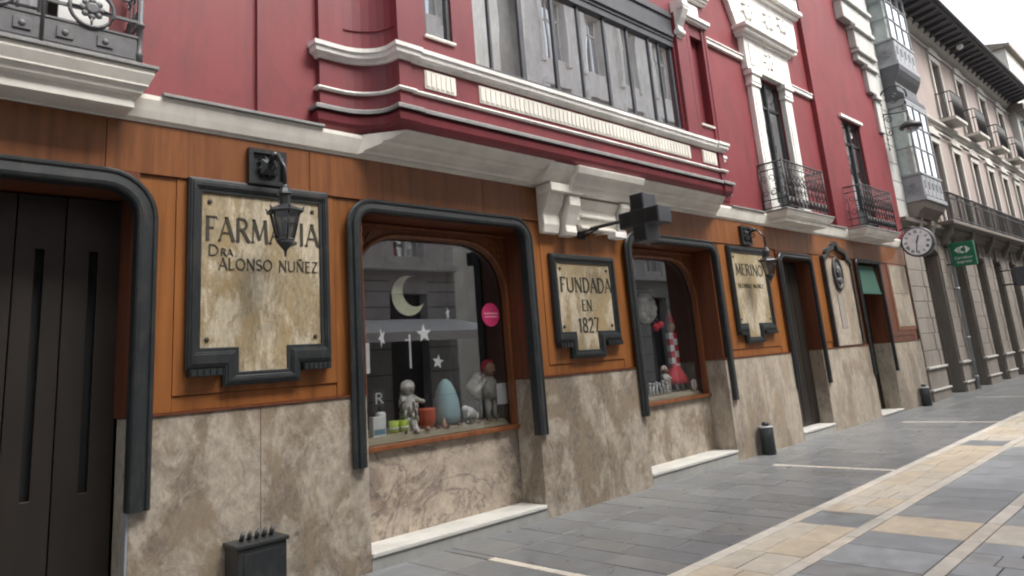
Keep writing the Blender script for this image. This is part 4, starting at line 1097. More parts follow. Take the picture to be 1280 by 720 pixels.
# scroll lamp on the pale quoins
th = thing('street_lamp', 'black dome street lamp hung from a circular scroll bracket on pale stone', 'lamp', (18.6, -.03, 6.6))
mb = MB(); X = 18.6
mb.tube([(X, -.05, 6.0), (X, -.05, 7.3)], .022, 6)
mb.tube([(X, -.05-.0, 7.2)]+[(X, -.36+.31*math.cos(t), 7.30+.31*math.sin(t)) for t in [PI-PI-.3+.28*k for k in range(14)]], .022, 6)
mb.tube([(X, -.05, 6.95), (X, -.35, 6.90), (X, -.62, 6.88)], .018, 6)
scroll(mb, (X, -.34, 7.28), .17, 'y', 1.6, 0, 1, .014); scroll(mb, (X, -.17, 6.78), .10, 'y', 1.3, 0, 1, .012); scroll(mb, (X, -.15, 6.45), .08, 'y', 1.2, 0, -1, .012)
for z in (6.05, 6.3, 6.9, 7.2): mb.ball((X, -.05, z), .04)
obj('scroll_bracket', mb, 'iron', th)
mb = MB(); c_ = (X, -.62, 6.44)
mb.lathe(c_, [(.25, 0), (.26, .03), (.24, .09), (.13, .15), (.06, .19), (.05, .26), (.02, .30), (.02, .46)], 16)
H_ = obj('lamp_hood', mb, 'iron', th)
mb = MB(); mb.lathe(c_, [(.02, -.13), (.10, -.10), (.16, -.04), (.18, -.002)], 16); obj('lamp_globe', mb, 'lampg', H_)

# ------------------------------------------------------------------ items at the pavement
def drain(x, y, label):
    th = thing('drain_cover', label, 'drain cover', (x, y, 0))
    mb = MB(); mb.ring([(0, 0), (0, .40), (.40, .40), (.40, 0)], [(.03, .03), (.03, .37), (.37, .37), (.37, .03)], 0, .006)
    mb.v = [(x+v[0], y+v[2], v[1]) for v in mb.v]
    fr = obj('cover_frame', mb, 'iron', th); fixnormals(fr)
    mb = MB(); mb.box(x+.032, x+.368, y+.032, y+.368, -.01, .003)
    for k in range(8): mb.box(x+.05+.04*k, x+.065+.04*k, y+.05, y+.35, .003, .0065)
    obj('cover_plate', mb, 'iron', th)
def bollard(x, y, label):
    th = thing('pavement_uplight', label, 'lamp', (x, y, 0), 'short black cylinders at the foot of the marble piers')
    obj('cylinder_body', MB().lathe((x, y, 0), [(.095, 0), (.10, .005), (.10, .385), (.09, .39)], 20), 'black', th)
    obj('steel_ring', MB().lathe((x, y, 0), [(.102, .37), (.108, .375), (.108, .392), (.09, .40), (.05, .402)], 20), 'greyl', th)
    obj('lamp_cap', MB().lathe((x, y, 0), [(.05, .40), (.055, .43), (.04, .455), (.01, .46)], 14), 'black', th)
    return th
bollard(10.05, -.16, 'short black cylinder light with steel ring between second window step and dark entrance')
bollard(17.35, -.16, 'farthest short black cylinder light under the marble panel with the clock above')
th = thing('uplight_box', 'black box uplight with five small fins on top against the nearest marble pier', 'lamp', (2.36, -.16, 0))
mb = MB(); mb.box(2.18, 2.54, -.27, -.05, .0, .455); mb.box(2.165, 2.555, -.285, -.043, .456, .485)
UB = obj('box_body', mb, 'black', th, bevel=.008)
obj('front_plate', MB().box(2.22, 2.50, -.276, -.2705, .04, .42), 'black', UB, bevel=.003)
mb = MB()
for k in range(5):
    x = 2.255+.055*k; mb.tube([(x, -.15, .485), (x+.008, -.15, .52), (x+.016, -.15, .545)], [.016, .018, .008], 8)
obj('vent_fin', mb, 'black', UB)

# ------------------------------------------------------------------ STONE BUILDING NEXT DOOR
B = thing('stone_building', 'long stone and pink plaster building with white glazed bays and dark eaves beyond the pharmacy', 'building', (27, 4, 0))
ops = [(19.60, 21.00), (22.05, 23.40), (24.60, 25.65), (26.70, 27.75), (28.9, 30.0), (31.1, 32.3), (33.4, 34.4)]
edges = [18.22]+[v for o_ in ops for v in o_]+[35.6]
for i in range(0, len(edges), 2):
    a_, b_ = edges[i], edges[i+1]
    mb = MB(); z = 0; k = 0
    mb.box(a_, b_, -.07, .45, -.02, .22)
    zs = [.262, .70]
    mb.box(a_, b_, -.05, .45, .262, .715)
    z = .765
    while z < 3.9:
        h = .40 if k % 2 else .36; q = .0 if k % 2 else .0
        w_ = b_-a_
        if w_ > 1.0:
            s_ = .34 if k % 2 else .24
            mb.box(a_, a_+s_, -.045, .45, z, z+h-.012); mb.box(b_-s_, b_, -.045, .45, z, z+h-.012); mb.box(a_+s_+.006, b_-s_-.006, -.03, .45, z, z+h-.012)
        else: mb.box(a_, b_, -.045, .45, z, z+h-.012)
        z += h; k += 1
    mb.box(a_, b_, -.02, .44, -.02, 4.1)
    p = obj('stone_pier', mb, 'stone', B, bevel=.01)
    mb = MB(); mb.box(a_-.02, b_+.02, -.10, .1, .221, .262); mb.box(a_-.02, b_+.02, -.10, .1, .716, .764)
    obj('stone_ledge', mb, 'step', p, bevel=.006)
mb = MB()
for a_, b_ in ops:
    mb.prism([(a_, 3.5)]+[((a_+b_)/2-(b_-a_)/2*math.cos(R(t)), 3.5+.22*math.sin(R(t))) for t in range(0, 181, 15)][1:-1]+[(b_, 3.5), (b_, 4.1), (a_, 4.1)], -.03, .44, 'y')
    mb.box((a_+b_)/2-.12, (a_+b_)/2+.12, -.08, .1, 3.62, 4.0)
o = obj('arched_lintel', mb, 'stoneg', B); fixnormals(o)
for a_, b_ in ops:
    mb = MB(); mb.box(a_+.002, b_-.002, .46, .52, -.02, 3.9); obj('recessed_door', mb, 'eave', B)
    mb = MB(); mb.box(b_-.05, b_-.002, .0, .455, .0, 3.5); mb.box(b_-.09, b_-.052, .25, .455, 0, 3.5)
    obj('opening_jamb', mb, 'stoneg', B)
# cornice between ground and first floor
mb = MB(); mb.sweep([(35.6, -.03), (18.23, -.03)], [(0, 4.05), (.05, 4.08), (.08, 4.16), (.18, 4.20), (.20, 4.28), (-.3, 4.28), (-.3, 4.05)], XY)
o = obj('stone_cornice', mb, 'stoneg', B); fixnormals(o)
mb = MB()
for x in [20.0, 21.6, 23.9, 26.2, 28.4, 30.6, 32.9, 35.0]: mb.prism([(-.03, 3.80), (-.12, 3.84), (-.30, 4.18), (-.32, 4.29), (-.03, 4.29)], x-.13, x+.13, 'x')
obj('stone_bracket', mb, 'stoneg', B)
# upper walls
f1 = [(22.5, 23.25), (24.75, 25.5), (26.9, 27.65), (29.0, 29.75), (31.1, 31.85), (33.2, 33.9)]
f2 = [(24.4, 25.3), (27.2, 28.1), (30.2, 31.1), (33.0, 33.9)]
mb = MB(); mb.grid(20.75, 35.6, 4.281, 10.72, 0, .35, [(a_, b_, 4.35, 6.95) for a_, b_ in f1]+[(a_, b_, 8.0, 9.95) for a_, b_ in f2])
obj('plaster_wall', mb, 'pink', B)
for a_, b_ in f1+f2:
    lo = (a_, b_) in f1; z0, z1 = (4.35, 6.95) if lo else (8.0, 9.95); cx = (a_+b_)/2
    mb = MB(); e = .14
    mb.box(a_-e, a_-.001, -.06, .05, z0, z1); mb.box(b_+.001, b_+e, -.06, .05, z0, z1); mb.box(a_-e, b_+e, -.07, .05, z1+.001, z1+.2)
    mb.prism([(a_-e, z1+.2)]+[(cx-(b_-a_+2*e)/2*math.cos(R(t)), z1+.2+.28*math.sin(R(t))) for t in range(0, 181, 20)]+[(b_+e, z1+.2)], -.09, .02, 'y')
    mb.box(a_-e-.03, b_+e+.03, -.12, 0, z1+.2, z1+.25)
    fr = obj('window_surround', mb, 'pale', B); fixnormals(fr)
    mb = MB(); mb.box(a_, a_+.06, .20, .25, z0, z1); mb.box(b_-.06, b_, .20, .25, z0, z1); mb.box(cx-.03, cx+.03, .19, .25, z0, z1)
    for zz in (z0+.5, z0+1.2, z1-.5): mb.box(a_, b_, .20, .25, zz, zz+.05)
    obj('window_frame', mb, 'eave', fr)
    obj('window_pane', MB().box(a_, b_, .24, .245, z0, z1), 'glass_b', fr)
obj('dark_rooms', MB().box(20.8, 35.5, .7, .75, 4.3, 10.6), 'dark', B)
mb = MB(); mb.sweep([(35.6, 0), (20.76, 0)], [(0, 7.50), (.06, 7.52), (.08, 7.60), (.14, 7.62), (.15, 7.70), (0, 7.73)], XY); mb.box(20.76, 35.6, -.05, 0, 7.36, 7.42)
o = obj('string_course', mb, 'pale', B); fixnormals(o)
mb = MB(); mb.box(20.76, 35.6, -.06, 0, 10.3, 10.36); mb.sweep([(35.6, 0), (20.76, 0)], [(0, 10.55), (.08, 10.6), (.2, 10.8), (0, 10.8)], XY)
o = obj('top_moulding', mb, 'pale', B); fixnormals(o)
# eaves : boarded soffit, rafters, gutter, roof
mb = MB(); mb.prism([(.3, 10.81), (-.90, 10.92), (-.90, 11.0), (.3, 11.02)], 18.2, 35.7, 'x')
x = 18.4
while x < 35.6: mb.prism([(.0, 10.66), (-.82, 10.85), (-.82, 10.91), (0, 10.80)], x, x+.12, 'x'); x += .55
mb.tube([(18.2, -.95, 10.98), (35.75, -.95, 10.98)], .06, 8)
EV = obj('eaves', mb, 'eave', B)
mb = MB(); mb.prism([(-.98, 11.03), (4.5, 13.2), (8.5, 11.03)], 18.2, 35.6, 'x'); obj('roof', mb, 'stoneg', B)
mb = MB(); mb.box(18.22, 35.6, 3.6, 8, 0, 11.0); mb.box(35.3, 35.6, .35, 3.6, 0, 11.0); mb.box(18.22, 18.3, .45, 3.6, 0, 11)
obj('building_core', mb, 'pink', B)
obj('soffit_lamp', MB().ball((26.3, -.55, 10.72), .11), 'blind', B)
# long iron balcony over the ground floor
mb = MB(); mb.box(21.1, 35.4, -.52, -.001, 4.30, 4.40); FB = obj('balcony_floor', mb, 'stoneg', B, bevel=.02)
mb = MB()
mb.tube([(21.15, 0, 5.16), (21.15, -.48, 5.16), (35.35, -.48, 5.16), (35.35, 0, 5.16)], .025, 6)
mb.box(21.15, 35.35, -.49, -.47, 4.45, 4.49); mb.box(21.15, 35.35, -.49, -.47, 5.0, 5.03)
x = 21.15; k = 0
while x < 35.36:
    mb.tube([(x, -.48, 4.40), (x, -.48, 5.16)], .020 if k % 8 == 0 else .009, 4, smooth=False); x += .115; k += 1
for k in range(5): mb.tube([(21.15, -.1*k, 4.40), (21.15, -.1*k, 5.16)], .013, 4)
obj('balcony_railing', mb, 'iron', FB)
# small balconies second floor
for a_, b_ in f2:
    mb = MB(); mb.box(a_-.2, b_+.2, -.45, 0, 7.84, 7.93); fb = obj('balcony_floor', mb, 'pale', B)
    mb = MB(); mb.tube([(a_-.15, 0, 8.75), (a_-.15, -.42, 8.75), (b_+.15, -.42, 8.75), (b_+.15, 0, 8.75)], .022, 5)
    x = a_-.15
    while x < b_+.16: mb.tube([(x, -.42, 7.93), (x, -.42, 8.75)], .013, 4); x += .115
    for k in range(4): mb.tube([(a_-.15, -.11*k, 7.93), (a_-.15, -.11*k, 8.75)], .013, 4); 
    obj('balcony_railing', mb, 'iron', fb)
# pale quoins between red wall and glazed bay
mb = MB(); z = 4.29; k = 0
while z < 10.6:
    h = .47; xr = 19.06
    mb.box(18.235+.0, xr, -.06, .3, z, z+h-.014); mb.box(18.23, xr-.01, -.045, .29, z+h-.02, z+h)
    z += h; k += 1
# stepped ornament lapping over the red wall
for (xl, z0, z1, d) in [(17.92, 6.35, 7.28, .16), (17.55, 7.30, 7.98, .20), (17.08, 8.0, 8.28, .22), (17.02, 8.30, 8.86, .26), (16.45, 8.90, 9.45, .28), (16.55, 9.47, 10.28, .28)]:
    mb.box(xl, 18.23, -d-.0, .0, z0, z1-.10); mb.box(xl-.05, 18.235, -d-.07, 0, z1-.098, z1)
obj('quoin_stone', mb, 'quoin', B, bevel=.015)
# glazed balconies (miradores)
def mirador(z0, zg, z1, zt, label=None):
    xa, xb, d = 19.07, 20.72, .50
    mb = MB()
    mb.box(xa-.03, xb+.03, -d-.04, 0, z0, z0+.10); mb.box(xa, xb, -d, 0, zt-.0, zt+.08)
    mb.box(xa+.02, xb-.02, -d+.03, -d+.05, z0+.1, zg-.0)
    mb.box(xa-.02, xb+.02, -d-.03, -.0, zg-.05, zg)
    for x in (xa, xb-.05): mb.box(x, x+.05, -d, -d+.05, z0+.1, zt); mb.box(x, x+.05, -.05, 0, z0+.1, zt)
    nx = 3
    for i in range(1, nx): x = xa+(xb-xa)*i/nx; mb.box(x-.02, x+.02, -d, -d+.04, zg, zt)
    hs_ = [zg+(zt-zg)*t for t in (.36, .68)]
    for z in hs_: mb.box(xa, xb, -d, -d+.03, z-.018, z+.018); mb.box(xa, xa+.03, -d, 0, z-.018, z+.018)
    mb.box(xa, xb, -d, 0, zt-.08, zt-.001)
    mi_ = obj('glazed_balcony', mb, 'greyl', B, bevel=.004)
    mb = MB(); mb.box(xa+.02, xb-.02, -d+.022, -d+.028, zg, zt-.08)
    obj('bay_pane', mb, 'glass_m', mi_); obj('bay_pane', MB().box(xa+.015, xa+.021, -d+.03, -.01, zg, zt-.08), 'glass_q', mi_)
    mb = MB(); mb.box(xa+.08, xb-.08, -d+.12, -d+.125, zg, zt-.1); mb.box(xa+.09, xa+.095, -d+.12, -.02, zg, zt-.1)
    obj('blind', mb, 'blind', mi_)
    mb = MB()
    for i in range(5):
        cx = xa+.17+(xb-xa-.2)*i/4.6
        mb.ring([(cx-.14, z0+.14), (cx-.14, zg-.07), (cx+.14, zg-.07), (cx+.14, z0+.14)], [(cx-.05, z0+.3), (cx-.05, zg-.2), (cx+.05, zg-.2), (cx+.05, z0+.3)], -d-.012, -d+.028)
    for j in range(1):
        cy = -d/2; vs = MB()
        for q in range(8):
            an = q*PI/4; mb.tube([(xa+.0, cy+.03*math.cos(an), (z0+zg)/2+.03*math.sin(an)), (xa+.0, cy+.15*math.cos(an), (z0+zg)/2+.17*math.sin(an))], .012, 4)
    o_ = obj('openwork_panel', mb, 'greyl', mi_); fixnormals(o_)
    obj('apron_board', MB().box(xa+.03, xa+.05, -d+.05, -.0, z0+.1, zg-.05), 'greyl', mi_)
    return mi_
m1 = mirador(4.72, 5.42, 7.2, 7.28)
m2 = mirador(8.28, 9.02, 10.5, 10.62)
mb = MB(); mb.prism([(0, 4.29), (-.25, 4.34), (-.30, 4.45), (-.44, 4.55), (-.52, 4.715), (0, 4.715)], 19.07, 20.72, 'x')
mb.prism([(0, 4.0), (-.16, 4.02), (-.22, 4.2), (-.25, 4.335), (0, 4.335)], 19.3, 19.5, 'x'); mb.prism([(0, 4.0), (-.16, 4.02), (-.22, 4.2), (-.25, 4.335), (0, 4.335)], 20.3, 20.5, 'x')
o = obj('mirador_corbel', mb, 'stoneg', m1); fixnormals(o)
mb = MB(); mb.prism([(0, 7.36), (-.50, 7.37), (-.50, 7.48), (-.38, 7.60), (-.36, 7.85), (-.46, 8.02), (-.52, 8.15), (-.54, 8.278), (0, 8.278)], 19.05, 20.74, 'x')
o = obj('mirador_corbel', mb, 'grey', m2); fixnormals(o)
# downpipe
th = thing('downpipe', 'grey rainwater pipe running down the stone facade under the green sign', 'pipe', (21.75, -.12, 0))
mb = MB(); mb.tube([(21.75, -.12, 0.02), (21.75, -.12, 4.0), (21.75, -.25, 4.15), (21.75, -.36, 4.5)], .05, 10)
for z in (.3, 1.3, 2.6, 3.7): mb.lathe((21.75, -.12, z), [(.062, 0), (.062, .06)], 10)
obj('pipe', mb, 'greyl', th); mb = MB()
for z in (.32, 2.62): mb.box(21.73, 21.77, -.12, -.04, z, z+.03)
obj('pipe_clip', mb, 'iron', th)
for (z, y, lb) in ((4.02, -.05, 'thin black cable running along the stone facade under the long balcony'), (7.30, -.03, 'thin black cable running along the plaster between the two upper storeys')):
    mb = MB(); pts = [(18.4+ (17*i/24), y-.03-.008*math.sin(i*2.3), z-.03*abs(math.sin(i*1.1))) for i in range(25)]
    if z > 5: pts = [p for p in pts if p[0] > 20.9]
    mb.tube(pts, .012, 5); tag(obj('wall_cable', mb, 'eave'), lb, 'cable')
# far dark box sign
th = thing('box_sign', 'dark projecting box sign at the right edge far down the street', 'sign', (27.4, -.05, 3.2))
obj('sign_box', MB().box(27.3, 27.5, -.80, -.42, 2.76, 3.38), 'eave', th, bevel=.01)
obj('sign_arm', MB().tube([(27.4, -.03, 3.3), (27.4, -.43, 3.3)], .02, 6).tube([(27.4, -.03, 2.85), (27.4, -.43, 2.85)], .03, 6), 'iron', th)

# ------------------------------------------------------------------ END BUILDINGS
def simple_block(name, label, x0, x1, y0, y1, zt, mat, cols_, rows, fz, axis='y', face=None, wmat='glass_b', roofm='stoneg'):
    t = thing(name, label, 'building', ((x0+x1)/2, (y0+y1)/2, 0))
    yf = face if face is not None else y0
    sgn = 1 if yf == y0 else -1
    holes = [(cx-.5, cx+.5, z, z+1.9) for cx in cols_ for z in rows]
    mb = MB(); mb.grid(x0, x1, 0, zt, min(yf, yf+sgn*.3), max(yf, yf+sgn*.3), holes)
    ya, yb = (yf+.3, y1) if sgn > 0 else (y0, yf-.3)
    yi = ya+2 if sgn > 0 else yb-2
    mb.box(x0, x0+.3, ya, yb, 0, zt); mb.box(x1-.3, x1, ya, yb, 0, zt)
    mb.box(x0+.3, x1-.3, *( (yb-.3, yb) if sgn > 0 else (ya, ya+.3)), 0, zt)
    obj('wall', mb, mat, t)
    mb = MB(); mb.box(x0-.3, x1+.3, y0-.35, y1+.35, zt, zt+.25); mb.prism([(y0-.3, zt+.25), ((y0+y1)/2, zt+1.8), (y1+.3, zt+.25)], x0-.2, x1+.2, 'x')
    obj('roof', mb, roofm, t)
    for cx in cols_:
        for z in rows:
            mb = MB(); e = .16
            yo = yf-sgn*.06
            a1, a2 = sorted((yo, yf+sgn*.05))
            mb.box(cx-.5-e, cx-.501, a1, a2, z-.1, z+1.9+e); mb.box(cx+.501, cx+.5+e, a1, a2, z-.1, z+1.9+e); mb.box(cx-.5, cx+.5, a1, a2, z+1.901, z+1.9+e)
            b1, b2 = sorted((yf-sgn*.16, yf)); mb.box(cx-.75, cx+.75, b1, b2, z+1.9+e+.001, z+1.9+e+.1)
            f = obj('window_surround', mb, 'white', t)
            c1, c2 = sorted((yf+sgn*.16, yf+sgn*.21))
            mb = MB(); mb.box(cx-.04, cx+.04, c1, c2, z, z+1.9); mb.box(cx-.5, cx+.5, c1, c2, z+1.3, z+1.36); mb.box(cx-.5, cx-.44, c1, c2, z, z+1.9); mb.box(cx+.44, cx+.5, c1, c2, z, z+1.9)
            obj('window_frame', mb, 'white', f)
            mb = MB(); mb.box(cx-.5, cx+.5, c1+.02, c1+.026, z, z+1.9); obj('window_pane', mb, wmat, f)
            q1, q2 = sorted((yf+sgn*.8, yf+sgn*.82)); obj('room_shade', MB().box(cx-.7, cx+.7, q1, q2, z-.2, z+2.1), 'curtain', f)
    return t
e1 = simple_block('corner_building', 'pale grey glazed building past the pink facade at the right edge', 35.62, 48, -.25, 8, 10.4, 'quoin', [37.2, 39.4, 41.6, 43.8, 46], [4.6, 7.6], None)
mb = MB()
for z in (4.3, 7.3):
    mb.box(36.2, 38.4, -1.0, -.27, z, z+.12); mb.box(36.2, 38.4, -1.0, -.27, z+2.7, z+2.8)
    for x in (36.2, 36.92, 37.64, 38.36): mb.box(x, x+.05, -1.0, -.95, z+.12, z+2.7)
    for zz in (.8, 1.8): mb.box(36.2, 38.4, -1.0, -.96, z+zz, z+zz+.05); mb.box(36.2, 36.25, -.96, -.27, z+zz, z+zz+.05)
q = obj('glazed_balcony', mb, 'greyl', e1)
mb = MB()
for z in (4.3, 7.3): mb.box(36.22, 38.38, -.97, -.964, z+.12, z+2.7); mb.box(36.21, 36.216, -.95, -.27, z+.12, z+2.7)
obj('bay_pane', mb, 'glass_m', q)
mb = MB()
for z in (4.3, 7.3): mb.box(36.3, 38.3, -.85, -.84, z+.12, z+2.7)
obj('blind', mb, 'blind', q)
simple_block('distant_building', 'pale tall distant building rising above the dark eaves', 63, 84, 3.4, 14, 22.3, 'pale', [66, 69, 72, 75, 78, 81], [14.0, 18.0], None)

# ------------------------------------------------------------------ OPPOSITE SIDE OF THE STREET (seen only in reflections)
YO = -9.6
def opposite(x0, x1, label, wallm, upper):
    t = thing('opposite_building', label, 'building', ((x0+x1)/2, -13, 0))
    cols_ = []; x = x0+1.35
    while x < x1-.9: cols_.append(x); x += 2.1
    gh = [(cx-.62, cx+.62, .15, 3.68) for cx in cols_]
    mb = MB(); mb.grid(x0, x1, 0, 4.3, YO-.35, YO, gh); obj('ground_floor_wall', mb, wallm, t)
    mb = MB()
    for z in (.9, 1.55, 2.2, 2.85, 3.3, 3.72, 4.0):
        for c0, c1 in zip([x0-.62]+cols_, cols_+[x1+.62]):
            if c1-.62 > c0+.62: mb.box(c0+.62, c1-.62, YO+.0, YO+.006, z, z+.02)
    obj('stone_joint', mb, 'joint', t)
    mb = MB(); mb.box(x0, x1, YO, YO+.25, 4.30, 4.45); obj('ledge', mb, 'white', t)
    mb = MB(); mb.box(x0, x1, YO-.7, YO-.4, 0, 4.3); obj('dark_shopfront', mb, 'eave', t)
    uh = [(cx-.5, cx+.5, z, z+2.2) for cx in cols_ for z in (4.7, 8.2, 11.4)]
    mb = MB(); mb.grid(x0, x1, 4.46, 14.2, YO-.35, YO, uh); mb.box(x0, x1, YO-8, YO-1.2, 0, 14.2); obj('upper_wall', mb, upper, t)
    mb = MB(); mb.box(x0, x1, YO-8, YO+.5, 14.21, 14.45); obj('roof', mb, 'eave', t)
    for cx in cols_:
        for z in (4.7, 8.2, 11.4):
            mb = MB(); mb.box(cx-.72, cx-.501, YO, YO+.1, z-.2, z+2.3); mb.box(cx+.501, cx+.72, YO, YO+.1, z-.2, z+2.3)
            mb.prism([(cx-.72, z+2.2)]+[(cx-.72*math.cos(R(a_)), z+2.2+.45*math.sin(R(a_))) for a_ in range(0, 181, 18)]+[(cx+.72, z+2.2)], YO, YO+.12, 'y')
            f = obj('window_surround', mb, 'white', t); fixnormals(f)
            mb = MB(); mb.box(cx-.5, cx-.44, YO-.2, YO-.15, z, z+2.2); mb.box(cx+.44, cx+.5, YO-.2, YO-.15, z, z+2.2); mb.box(cx-.04, cx+.04, YO-.2, YO-.15, z, z+2.2); mb.box(cx-.5, cx+.5, YO-.2, YO-.15, z+1.5, z+1.56)
            obj('window_frame', mb, 'white', f)
            obj('window_pane', MB().box(cx-.5, cx+.5, YO-.19, YO-.185, z, z+2.2), 'glass_b', f)
            obj('room_shade', MB().box(cx-.6, cx+.6, YO-.8, YO-.75, z-.1, z+2.3), 'dark', f)
            if 1.6 < x0 < 30: continue
            mb = MB(); mb.box(cx-.85, cx+.85, YO, YO+.5, z-.25, z-.13); mb.box(cx-.8, cx+.8, YO+.46, YO+.48, z+.7, z+.74)
            for k in range(12): mb.box(cx-.8+.143*k, cx-.8+.143*k+.02, YO+.46, YO+.48, z-.13, z+.7)
            obj('balcony_railing', mb, 'iron', t)
    return t
opposite(-14, 1.6, 'stone building facing the pharmacy on its left', 'quoin', 'white')
opposite(1.62, 13.0, 'stone building facing the pharmacy that its glass reflects', 'quoin', 'white')
opposite(15.4, 31, 'stone building facing the street beyond a side lane', 'quoin', 'white')
opposite(31.02, 48, 'last stone building on the far side of the street', 'stoneg', 'pale')
th = thing('shop_awning', 'pale grey awning over the shop that faces the pharmacy', 'awning', (10.5, -9.5, 2.4))
mb = MB(); mb.prism([(YO+.02, 2.98), (YO+1.9, 2.52), (YO+1.9, 2.30), (YO+1.88, 2.30), (YO+1.88, 2.50), (YO+.02, 2.95)], 7.5, 12.9, 'x')
o = obj('awning_fabric', mb, 'awnw', th); fixnormals(o)
mb = MB()
for x in (7.6, 10.2, 12.8): mb.tube([(x, YO+.02, 2.5), (x, YO+1.8, 2.50)], .02, 6)
obj('awning_arm', mb, 'greyl', th)

# ------------------------------------------------------------------ WINDOW DISPLAY 1
def item(name, label, cat, loc, group=None): return thing(name, label, cat, loc, group)
zf = 1.0
yg = .352   # just outside the pane
def sticker(name, polys, mats, label, cat='sticker', group=None, y=yg, t=.003):
    mb = MB()
    for i, pl in enumerate(polys): mb.prism(pl, y-t, y, 'y')
    o = obj(name, mb, mats); fixnormals(o); return tag(o, label, cat, group)
# crescent moon
oc = [(4.17+.20*math.cos(R(a_)), 2.31+.20*math.sin(R(a_))) for a_ in range(75, 335, 13)]
ic = [(4.255+.155*math.cos(R(a_)), 2.355+.155*math.sin(R(a_))) for a_ in range(310, 88, -11)]
sticker('moon_cutout', [oc+ic], 'moon_paper', 'pale crescent moon hanging behind the glass of the first window', 'decoration', y=.372)
def star(cx, cz, r_, rot=0, sq=1.0): return [(cx+(r_ if k % 2 == 0 else r_*.42)*sq*math.cos(R(90+rot+36*k)), cz+(r_ if k % 2 == 0 else r_*.42)*math.sin(R(90+rot+36*k))) for k in range(10)]
for (cx, cz, r_, rt, sq, lb) in [(4.34, 1.93, .095, 4, 1, 'white star hanging in front of the reflected awning'), (4.50, 1.645, .075, -10, 1, 'white star hanging over the teal cone'),
                               (3.84, 1.90, .10, 20, .4, 'narrow white star at the left edge of the first window'), (4.66, 2.13, .075, 10, .35, 'slender white star to the right of the crescent moon'), (4.44, 2.32-.9, .0001, 0, 1, None)]:
    if lb: sticker('star_cutout', [star(cx, cz, r_, rt, sq)], 'white_card', lb, 'decoration', 'stars hanging in the first shop window', y=.374)
th = thing('round_sticker', 'round magenta sticker with two lines of lettering on the first window', 'sticker', (5.24, yg, 2.11))
obj('disc', MB().lathe((5.24, yg-.001, 2.11), [(.128, 0), (.128, -.002)], 28, 'y'), 'magenta', th)
for z, w_ in ((2.115, .095), (2.08, .085)):
    mb = MB(); x = 5.24-w_
    while x < 5.24+w_: mb.box(x, x+.013, yg-.0055, yg-.0035, z, z+.016); x += .018
    obj('lettering_line', mb, 'pink_text', th)
th = thing('white_tag', 'narrow white vertical strip on the left of the first window', 'sticker', (3.68, .37, 1.6))
obj('strip', MB().box(3.655, 3.695, .368, .372, 1.58, 1.86), 'white_card', th)
mb = MB(); mb.box(4.195, 4.215, .43, .435, 1.60, 1.93); mb.box(4.15, 4.1945, .43, .435, 1.87, 1.885)  # white strips behind the pane imitate the reflection of a bracketed lamp
tag(obj('lamp_reflection', mb, 'white_card'), 'thin white strip shaped as a lamp reflection in the middle of the first window', 'decoration')
# cosmetic boxes, bottle
def carton(x, y, z, w_, h, d, mat, label, printed=True, rot=0):
    th = thing('product_box', label, 'box', (x, y, z))
    obj('carton', MB().box(x-w_/2, x+w_/2, y-d/2, y+d/2, z, z+h), mat, th, bevel=.003)
    if printed: obj('printed_band', MB().box(x-w_/2+.01, x+w_/2-.01, y-d/2-.002, y-d/2-.0005, z+h*.15, z+h*.4), 'blue_print', th)
    return th
carton(3.84, .50, .985, .14, .19, .07, 'white_card', 'white carton with blue print at the left front of the first window')
th = thing('cosmetic_bottle', 'tall white bottle with black cap beside the white carton', 'bottle', (3.97, .64, 1.0))
obj('bottle_body', MB().lathe((3.97, .64, 1.0), [(.045, 0), (.05, .01), (.05, .19), (.045, .20), (.02, .21)], 16), 'white_card', th)
obj('bottle_cap', MB().lathe((3.97, .64, 1.21), [(.025, 0), (.025, .06), (.02, .065)], 12), 'black_cloth', th)
obj('bottle_label', MB().lathe((3.97, .64, 1.05), [(.0515, 0), (.0515, .02)], 16), 'black_cloth', th)
th = thing('letter_sign', 'white capital R on a dark card above the white bottle', 'sign', (4.0, .80, 1.28))
obj('card', MB().box(3.98, 4.14, .80, .81, 1.0, 1.42), 'black_cloth', th)
mb = MB(); write(mb, 'R', 4.02, 4.11, 1.28, 1.38, .7995, .22, serif=False); obj('lettering', mb, 'white_card', th)
for x, lb in ((4.09, 'left lime green cup of the pair by the white bottle'), (4.21, 'right lime green cup of the pair beside the white figure')):
    th = thing('lime_cup', lb, 'cup', (x, .6, 1.0), 'lime green cups')
    obj('cup_body', MB().lathe((x, .60, 1.0), [(.042, 0), (.045, .005), (.052, .11), (.048, .11), (.04, .01)], 16), 'lime', th)
    obj('cup_band', MB().lathe((x, .60, 1.03), [(.0475, 0), (.049, .02)], 16), 'white_card', th)
